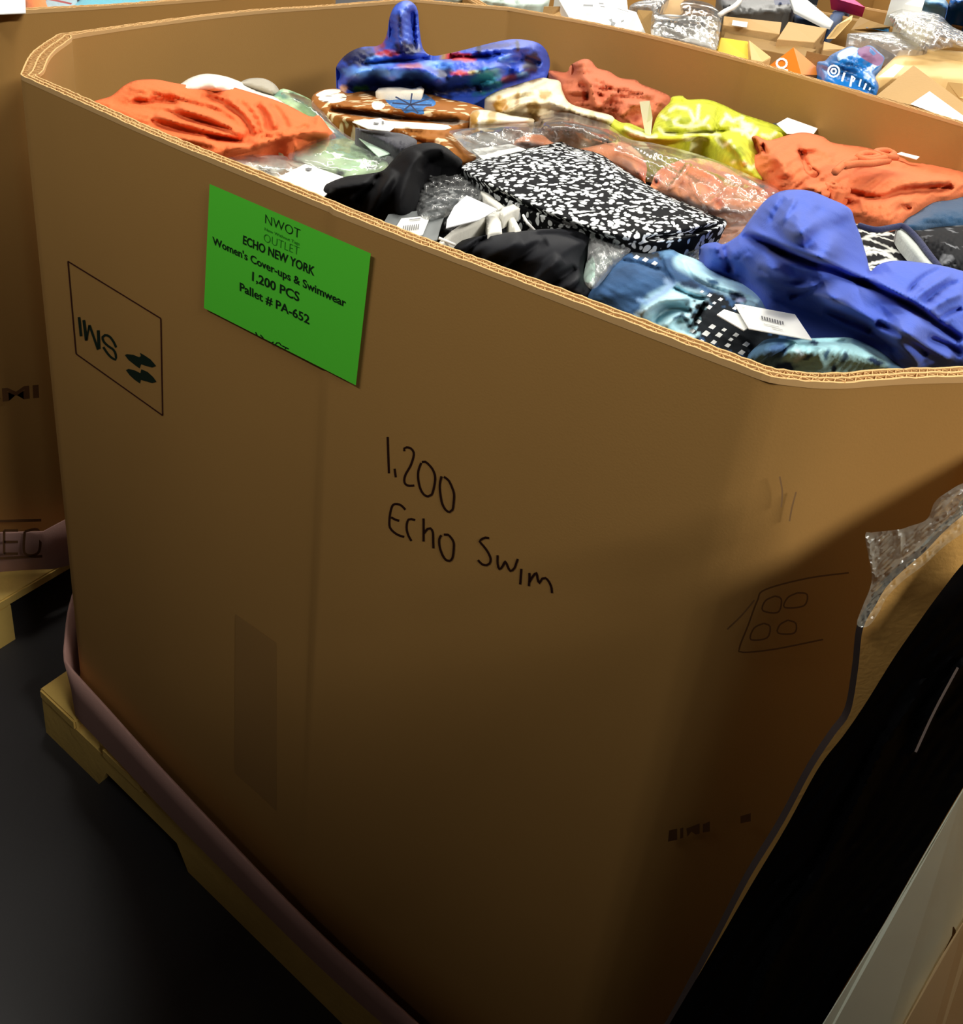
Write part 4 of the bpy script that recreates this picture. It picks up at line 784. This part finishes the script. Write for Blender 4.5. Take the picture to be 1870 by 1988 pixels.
# small cartons in the middle
c1 = bx('carton', '1406,31,.03 1452,36,.03 1518,43,.03 1514,66,.015 1460,58,.015 1404,48,.015', .035, BOXM, 'flat brown carton with a white sticker, in front of the grey appliance part')
inked(c1, [[(1423, 39, .0275), (1452, 43, .0275), (1450, 53, .021), (1421, 49, .021)]], .03, CARD, 'sticker', label='white sticker')
bx('carton', '1531,42,.03 1606,55,.03 1582,82,.012 1509,76,.012', .06, BOXM, 'brown carton lying with its top towards us, right of the flat carton with white sticker')
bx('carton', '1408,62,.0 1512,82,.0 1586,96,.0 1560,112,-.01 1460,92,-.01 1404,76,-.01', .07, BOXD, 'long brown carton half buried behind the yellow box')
bx('carton_flap', '1654,29,.06 1650,38,.055 1618,74,.015 1603,75,.015 1625,48,.045', .006, MAILER, 'pale board flap standing up left of the small carton with a blue strip', 'flap', dirv=(.5, .6, -.3))
c2 = bx('carton', '1670,32,.035 1690,40,.035 1728,52,.03 1724,64,.01 1680,64,.01 1652,58,.01', .06, BOXD, 'small brown carton with a blue strip, below the pink sheet')
inked(c2, [[(1683, 46, .026), (1726, 56, .0245), (1726, 62, .017), (1682, 54, .02)]], .03, plain('blue_print', (60, 130, 180), .6), 'printed_strip', label='blue printed strip')
bx('carton', '1600,80,.015 1652,94,.015 1650,102,.005 1598,97,.005', .06, BOXM, 'small brown carton between the tilted flap and the blue printed bag')
bx('carton', '1566,98,.01 1628,112,.01 1618,122,-.01 1580,118,-.01', .06, BOXD, 'dark brown carton behind the orange box')
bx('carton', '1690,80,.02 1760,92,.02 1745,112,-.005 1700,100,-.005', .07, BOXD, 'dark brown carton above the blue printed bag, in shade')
# yellow, beige and orange boxes at the rim
y = bx('carton', '1400,72,.02 1453,80,.02 1459,116,-.01 1393,104,-.01', .10, plain('yellow_card', (226, 190, 48), .5, 0, spec=.4), 'glossy yellow box just behind the far wall', dirv=(-.25, .1, -1))
bx('carton', '1454,77,.025 1498,111,.0 1481,121,-.01 1459,116,-.005', .06, MAILER, 'pale beige wedge of board between the yellow and the orange box')
V = [W(on_plane(a_, b_, *BG, h_)) for a_, b_, h_ in ((1541, 92, .026), (1494, 127, -.02), (1556, 145, -.015), (1605, 146, -.025))]
V += [v+Vector((0, .02, -.12)) for v in V[1:]]+[V[0]+Vector((.02, .2, -.1))]
o_ = obj('carton', V, [(0, 1, 2), (0, 2, 3), (1, 4, 5, 2), (2, 5, 6, 3), (0, 3, 6, 7), (0, 7, 4, 1), (4, 7, 6, 5)], [plain('orange_card', (226, 124, 18), .5, 0, spec=.4)], None)
tag(o_, 'bright orange box standing corner up behind the far wall', 'box')
ring = [(1518+10*math.cos(t*.6283), 123+9*math.sin(t*.6283)) for t in range(11)]
pl = [V[0], V[1], V[2]]; nn_ = (pl[1]-pl[0]).cross(pl[2]-pl[0]).normalized()
if nn_.dot(Vector(CAM)+Vector((0, 0, RIM))-pl[0]) < 0: nn_ = -nn_
def on_face(px, py):
    d = Vector(ray(px, py)); o = Vector(CAM)+Vector((0, 0, RIM)); p0 = pl[0]+nn_*.002; return o+d*((p0-o).dot(nn_)/d.dot(nn_))
ribbon([ring, [(1512, 134), (1530, 137)]], 4.5, on_face, CARD, 'printed_ring', o_)
# blue printed bag
BLB = plain('blue_film', (20, 112, 190), .3, .3, 30, spec=.6)
bb = cloth('printed_bag', '1587,121,.0 1602,118,.01 1612,108,.02 1626,100,.035 1651,90,.04 1668,93,.045 1689,88,.045 1706,100,.03 1718,113,.02 1708,128,.02 1697,140,.015 1703,155,.01 1706,172,.0 1694,184,-.01 1650,172,-.01 1606,156,-.01 1596,138,-.005', BLB, h=.0, dome=(.012, 14), wr=(.012, 22, 30, 2), plane=BG, step=4,
           patches=[('1628,104 1650,92 1666,94 1655,106 1640,112 1628,118', 1), ('1668,94 1688,90 1704,102 1716,114 1706,128 1690,122 1676,114 1666,104', 2), ('1690,92 1702,104 1696,108 1688,100', 0)], label='bright blue printed plastic bag behind the far wall', cat='bag')
bb.data.materials.append(plain('pale_blue_film', (176, 206, 226), .3)); bb.data.materials.append(plain('mauve_cloth', (130, 90, 130), .7))
em_ = [[(1619+11*math.cos(t*.524), 138+11*math.sin(t*.524)) for t in range(13)], [(1619+5*math.cos(t*1.047), 138+5*math.sin(t*1.047)) for t in range(7)]]
def bag_s(px, py): return W(on_plane(px, py, *BG, .034-.0006*(py-130)))
ribbon([(l, 3.2) for l in em_]+[([(1640, 141), (1635, 158)], 4), ([(1655, 147), (1651, 168)], 4), ([(1653, 148), (1660, 152), (1657, 158), (1652, 157)], 3), ([(1672, 154), (1668, 168)], 3), ([(1682, 162), (1677, 174)], 3.4), ([(1690, 170), (1688, 175)], 3)], 3, bag_s, CARD, 'printed_letters', bb)
# padded mailer, corner carton, clear bags
pm = cloth('padded_mailer', '1699,152 1738,110 1752,95 1790,94 1870,100 1940,106 1940,168 1870,158 1800,152 1740,154', MAILER, h=.012, dome=(.016, 16), wr=(.006, 40, 0, 2), plane=BG, step=5, folds=[('1740,124 1800,126 1868,128', -.01, 3)], label='big tan padded mailer at the right edge', cat='mailer', patches=[('1705,150 1738,124 1756,128 1735,150', 1)])
pm.data.materials.append(plain('pale_label', (240, 225, 190), .5))
cc = bx('carton', '1774,126,.045 1940,250,.02 1940,300,-.03 1700,186,-.01', .10, BOXM, 'brown carton standing corner up at the right, with a white label', dirv=(.3, .6, -.8))
V = [W(on_plane(a_, b_, *BG, h_)) for a_, b_, h_ in ((1774, 126, .045), (1700, 186, -.01), (1940, 250, .02))]; pl = V; nn_ = (V[1]-V[0]).cross(V[2]-V[0]).normalized()
if nn_.dot(Vector(CAM)+Vector((0, 0, RIM))-V[0]) < 0: nn_ = -nn_
fill([[(1805, 177), (1900, 246), (1870, 240), (1768, 202)]], on_face, CARD, 'sticker', cc)['label'] = 'white paper label'
bx('carton', '1840,158,.03 1940,168,.03 1940,210,.0 1862,190,.0', .06, MAILER, 'tan carton edge under the mailer at the right')
pb = cloth('plastic_bag', '1726,32 1738,22 1752,15 1790,20 1826,30 1850,52 1900,76 1900,100 1850,92 1802,100 1780,84 1760,72 1745,62 1735,48', FILM2, h=.05, dome=(.03, 16), wr=(.04, 24, 30, 2), plane=BG, step=4, label='crumpled clear plastic bag with a white sheet inside, at the top right', cat='bag', thin=True)
cloth('folded_sheet', '1740,30 1755,20 1790,24 1822,34 1815,60 1795,80 1770,70 1748,55', plain('cream_sheet', (206, 196, 168), .6), h=.04, dome=(.01, 10), plane=BG, parent=pb, step=4, patches=[('1748,44 1758,42 1760,50 1768,48 1775,58 1760,56 1750,54', 1)], label='cream white sheet inside')
cloth('polybag', '1646,66 1680,63 1742,63 1780,76 1804,90 1780,96 1752,93 1700,80 1672,72', FILM2, h=.035, dome=(.01, 10), wr=(.012, 20, 15, 3), plane=BG, step=4, label='flat grey polybag lying above the blue printed bag', cat='bag')
# farthest carton
bx('carton', '1734,-14,.1 1800,-14,.1 1792,14,.07 1732,2,.07', .12, WBOX, 'white box on top of the farthest carton at the top right')
cloth('blue_bag', '1845,0,.1 1858,-12,.1 1930,-14,.1 1930,40,.06 1870,24,.06 1842,22,.06', plain('blue_bag_film', (36, 106, 190), .3, .3, 30, spec=.6), dome=(.03, 12), wr=(.03, 16, 30, 2), plane=BG, step=4, label='blue shiny plastic bag at the top right corner', cat='bag')
cloth('blue_packet', '1796,0,.07 1830,-4,.07 1842,10,.06 1838,22,.05 1800,14,.05', plain('pale_blue_packet', (110, 160, 190), .4), dome=(.02, 10), wr=(.02, 12, 10, 2), plane=BG, step=4, label='pale blue packet beside the white box at the top right', cat='packet')
# pale things at the top centre
cloth('plastic_bag', '868,-14 960,-16 1060,-10 1060,10 1030,14 985,12 930,2 880,2', plain('mint_film', (190, 206, 196), .35, .3, 30, spec=.5), h=-.01, dome=(.02, 10), wr=(.03, 22, 10, 3), plane=BG, step=4, label='pale mint wrapped packet along the top edge, behind the far left corner', cat='packet')
# things in the left carton
LP_ = (-.045, 0)
wc = bx('paper_sheet', '-40,-30,.055 48,-30,.055 50,24,.058 -40,28,.058', .002, CARD, 'blank white card lying at the top left corner', 'card')
cloth('orange_cloth', '46,-20 70,-20 95,8 110,34 75,40 48,40', fabric('orange_cotton', (226, 124, 60)), dome=(.02, 10), wr=(.01, 16, 40, 2), plane=LP_, step=4, label='orange cloth beside the white card at the top left')
cloth('teal_cloth', '104,30 130,14 150,4 180,-10 300,-14 330,0 300,24 200,30 140,34', fabric('teal_cotton', (96, 172, 190)), dome=(.02, 10), wr=(.01, 20, 0, 2), plane=LP_, step=4, label='light teal cloth in the carton at the top left')
cloth('grey_garment', '84,12,.01 100,-6,.01 140,-8,.01 150,4,.01 138,26,.008 104,34,.008', fabric('pale_blue_grey', (150, 172, 180)), dome=(.01, 10), wr=(.01, 16, 40, 2), plane=LP_, step=4, label='pale blue grey cloth with a red cord, beside the orange cloth', patches=[('96,-4 140,6 138,9 94,0', 1)]).data.materials.append(fabric('red_cord', (150, 60, 60)))
cloth('navy_cloth', '300,16 330,-8 470,-12 490,6 400,16 340,18', fabric('navy_print_cloth', (46, 56, 116)), dome=(.01, 10), wr=(.01, 20, 0, 2), plane=LP_, step=4, label='navy cloth at the top edge, right of the teal cloth')
# print on the side of the left carton
def left_side(px, py):
    d = ray(px, py); x = -.2985
    return W(CAM+d*((x-CAM[0])/d[0]))
lettering('SMI', (-34, 783), (76, 771), (-36, 757), left_side, FI, 'printed_letters', LEFT, .03, 'faint dark printed letters')
for l in ([(-20, 1012), (80, 1010)], [(-20, 1085), (82, 1080)], [(8, 1030), (8, 1075)], [(8, 1030), (35, 1030)], [(8, 1052), (35, 1052)], [(8, 1075), (35, 1075)], [(48, 1032), (75, 1030), (75, 1072), (48, 1074), (48, 1032)]):
    ribbon([l], 5, left_side, FI, 'printed_symbol', LEFT)

# ---------------------------------------------------------------- torn carton beside the camera
TORN = plain('torn_kraft', (218, 168, 92), .8, .2, 300, 0, .05, 6)
def sheet(name, pts, mat, parent, step=9, folds=(), back=(0, 0, 0), wr=None, label=None, lift=0.0):
    """a sheet of board or film given by points with their distance along the sight line"""
    o = P(pts); bd = spline(o, True, step)
    x0, y0 = bd[:, :2].min(0); x1, y1 = bd[:, :2].max(0)
    gx, gy = np.meshgrid(np.arange(x0, x1, step), np.arange(y0, y1, step)); g = np.stack([gx.ravel(), gy.ravel()], 1); g = g[inside(g, bd)]
    d, _ = segdist(g, np.vstack([bd[:, :2], bd[:1, :2]])); g = g[d > step*.45]
    vs = [Vector(map(float, v)) for v in np.concatenate([bd[:, :2], g])]; n = len(bd)
    rv, _, rf, _, _, _ = delaunay_2d_cdt(vs, [(i, (i+1) % n) for i in range(n)], [], 0, 1e-4)
    pts_ = np.array([(v.x, v.y) for v in rv]); F = [tuple(f) for f in rf]; okf = inside(np.array([pts_[list(f)].mean(0) for f in F]), bd); F = [f for f, k_ in zip(F, okf) if k_]
    d2 = ((pts_[:, None]-bd[None, :, :2])**2).sum(2)+4; t = .6+.00014*(pts_[:, 1]-1400)-lift
    db, _ = segdist(pts_, np.vstack([bd[:, :2], bd[:1, :2]]))
    for f in folds:
        q = P(f[0])[:, :2]; dd, tt = segdist(pts_, q); t = t-f[1]*np.exp(-(dd/f[2])**2)*(np.clip(tt*4, 0, 1)*np.clip((1-tt)*4, 0, 1))**.5
    if wr: t = t-wr[0]*wrinkle(pts_, 5, *wr[1:])*np.clip(db/10, 0, 1)
    V = [W(at_t(a, b, c)) for (a, b), c in zip(pts_, t)]
    c0 = F[0]; nr = (V[c0[1]]-V[c0[0]]).cross(V[c0[2]]-V[c0[0]])
    if nr.dot(Vector(CAM)+Vector((0, 0, RIM))-V[c0[0]]) < 0: F = [f[::-1] for f in F]
    if any(back):
        cnt = {(f[i], f[(i+1) % 3]) for f in F for i in range(3)}; be = [e for e in cnt if (e[1], e[0]) not in cnt]; k = len(V)
        V += [v+Vector(back) for v in V]; nf = len(F); F = F+[tuple(i+k for i in f[::-1]) for f in F]+[(j, i, i+k, j+k) for i, j in be]
    mi = [0]*len(F)
    if isinstance(mat, list): mi = [0 if i < nf else 1 for i in range(len(F))]
    ob = obj(name, V, F, mat if isinstance(mat, list) else [mat], parent, True, mi)
    if label: ob['label'] = label
    md = ob.modifiers.new('edge', 'EDGE_SPLIT'); md.split_angle = math.radians(50)
    return ob
tc_ = empty('torn_carton', (1.35, -.45, 0)); tag(tc_, 'torn carton at the bottom right, clear wrap and black film over its flap', 'carton')
for nm_ in ('wall_panels', 'corrugated_rim'):
    src_ = next(c for c in main.children if c.name.startswith(nm_))
    w_ = bpy.data.objects.new(nm_, src_.data); C.objects.link(w_); w_.parent = tc_
    w_.location = Vector((1.335, -.27, 0))-ORIG[tc_.name]+Vector((src_.location.x, src_.location.y, src_.location.z*1.15)); w_.scale = (1, 1, 1.15)
    if nm_ == 'wall_panels': w_.modifiers.new('edge', 'EDGE_SPLIT').split_angle = math.radians(50)
sheet('torn_flap', '1900,975,.57 1870,1000,.58 1832,1033,.59 1795,1072,.6 1753,1108,.6 1720,1141,.6 1702,1172,.6 1676,1220,.6 1666,1301,.6 1651,1383,.61 1620,1428,.62 1578,1492,.62 1520,1600,.63 1454,1708,.65 1390,1830,.67 1300,1995,.7 1240,2090,.72 1150,2500,.7 1150,3130,.8 1600,3130,.8 1700,2400,.7 1760,2000,.7 1790,1850,.66 1800,1660,.63 1930,1430,.6', [TORN, plain('shaded_board_edge', (40, 30, 28), .9)], tc_, 12, back=(-.004, .004, -.003), label='torn tan board flap')  # edge and back coloured dark to stand in for their shade
sheet('black_film', '1930,1060,.54 1880,1085,.55 1826,1150,.57 1771,1226,.575 1732,1283,.58 1681,1365,.585 1640,1425,.59 1590,1490,.6 1526,1606,.61 1460,1716,.625 1388,1840,.64 1296,1995,.67 1236,2095,.69 1150,2500,.7 1160,2900,.7 1400,2900,.7 1480,2300,.69 1600,1990,.66 1715,1795,.63 1795,1656,.6 1870,1529,.575 1930,1440,.56', plain('black_plastic_film', (6, 6, 8), .6, .05, 10, spec=.06), tc_, 9,
      folds=[('1875,1280 1840,1330 1800,1400 1770,1470', .012, 5), ('1800,1320 1700,1480 1600,1680 1500,1880 1450,1990', .01, 12), ('1580,1700 1520,1800 1470,1920', .008, 8), ('1700,1450 1640,1570 1560,1740', -.008, 12)], wr=(.003, 60, -60, 3), lift=.02, label='glossy black plastic film')
sheet('clear_wrap', '1680,1040,.59 1692,1034,.59 1745,1028,.59 1765,1022,.59 1800,1008,.585 1815,975,.58 1840,955,.57 1870,938,.565 1910,930,.56 1910,1010,.565 1870,1035,.575 1832,1062,.585 1795,1096,.595 1753,1128,.595 1722,1160,.595 1706,1190,.597 1685,1216,.6 1664,1212,.6 1676,1175,.597 1690,1140,.595 1692,1110,.592', film('wrap_film', .16, (.8, .84, .74), .15, .6, 9), tc_, 5, folds=[('1745,1030 1750,1060 1745,1085', .006, 4), ('1685,1040 1692,1090 1700,1125', .006, 4), ('1700,1130 1760,1085 1830,1030 1870,1000', .01, 7), ('1815,1005 1850,970 1880,950', .008, 6)], wr=(.006, 18, 30, 2), lift=.012, label='crumpled clear stretch wrap')
ribbon([[(1860, 1296), (1815, 1380), (1778, 1460)]], 5, lambda a, b: W(at_t(a, b, .6+.00014*(b-1400)-.034)), plain('glint_pale', (168, 164, 170), .3), 'painted_glint', tc_)  # pale stroke painted as the highlight on a fold of the film
slab('pale_board', P('1935,1420,.575 1870,1529,.59 1795,1656,.605 1715,1795,.625 1596,1988,.65 1500,2200,.68 1440,2700,.74 1580,2700,.74 1680,2150,.672 1755,1988,.65 1826,1858,.633 1870,1787,.625 1935,1680,.61'), .012, plain('pale_green_board', (240, 246, 226), .7, .2, 60, 0, .05, 20), tc_, label='pale greenish white board edge', t=True)
slab('inner_board', P('1935,1690,.595 1870,1787,.61 1826,1858,.62 1755,1988,.637 1690,2130,.655 1640,2600,.72 1935,2600,.72'), .01, plain('beige_board', (228, 198, 148), .8, .2, 60, 0, .15, 5), tc_, label='beige board', t=True)
sheet('stain_strip', '1846,1800,.635 1856,1806,.635 1848,1838,.645 1826,1866,.65 1815,1864,.65 1838,1830,.643', plain('brown_stain', (84, 58, 30), .7), tc_, 5, lift=.03)
# pale strokes painting the sheen of clear wrap on the near corner
SHEEN = plain('painted_sheen', (140, 108, 72), .4)
for l in ([(1514, 925), (1519, 955), (1517, 985)], [(1546, 955), (1538, 985), (1533, 1012)], [(1465, 1165), (1440, 1195), (1412, 1222)]):
    ribbon([l], 3.4, lambda a, b: chamfer(a, b, .0125), SHEEN, 'painted_sheen', main)
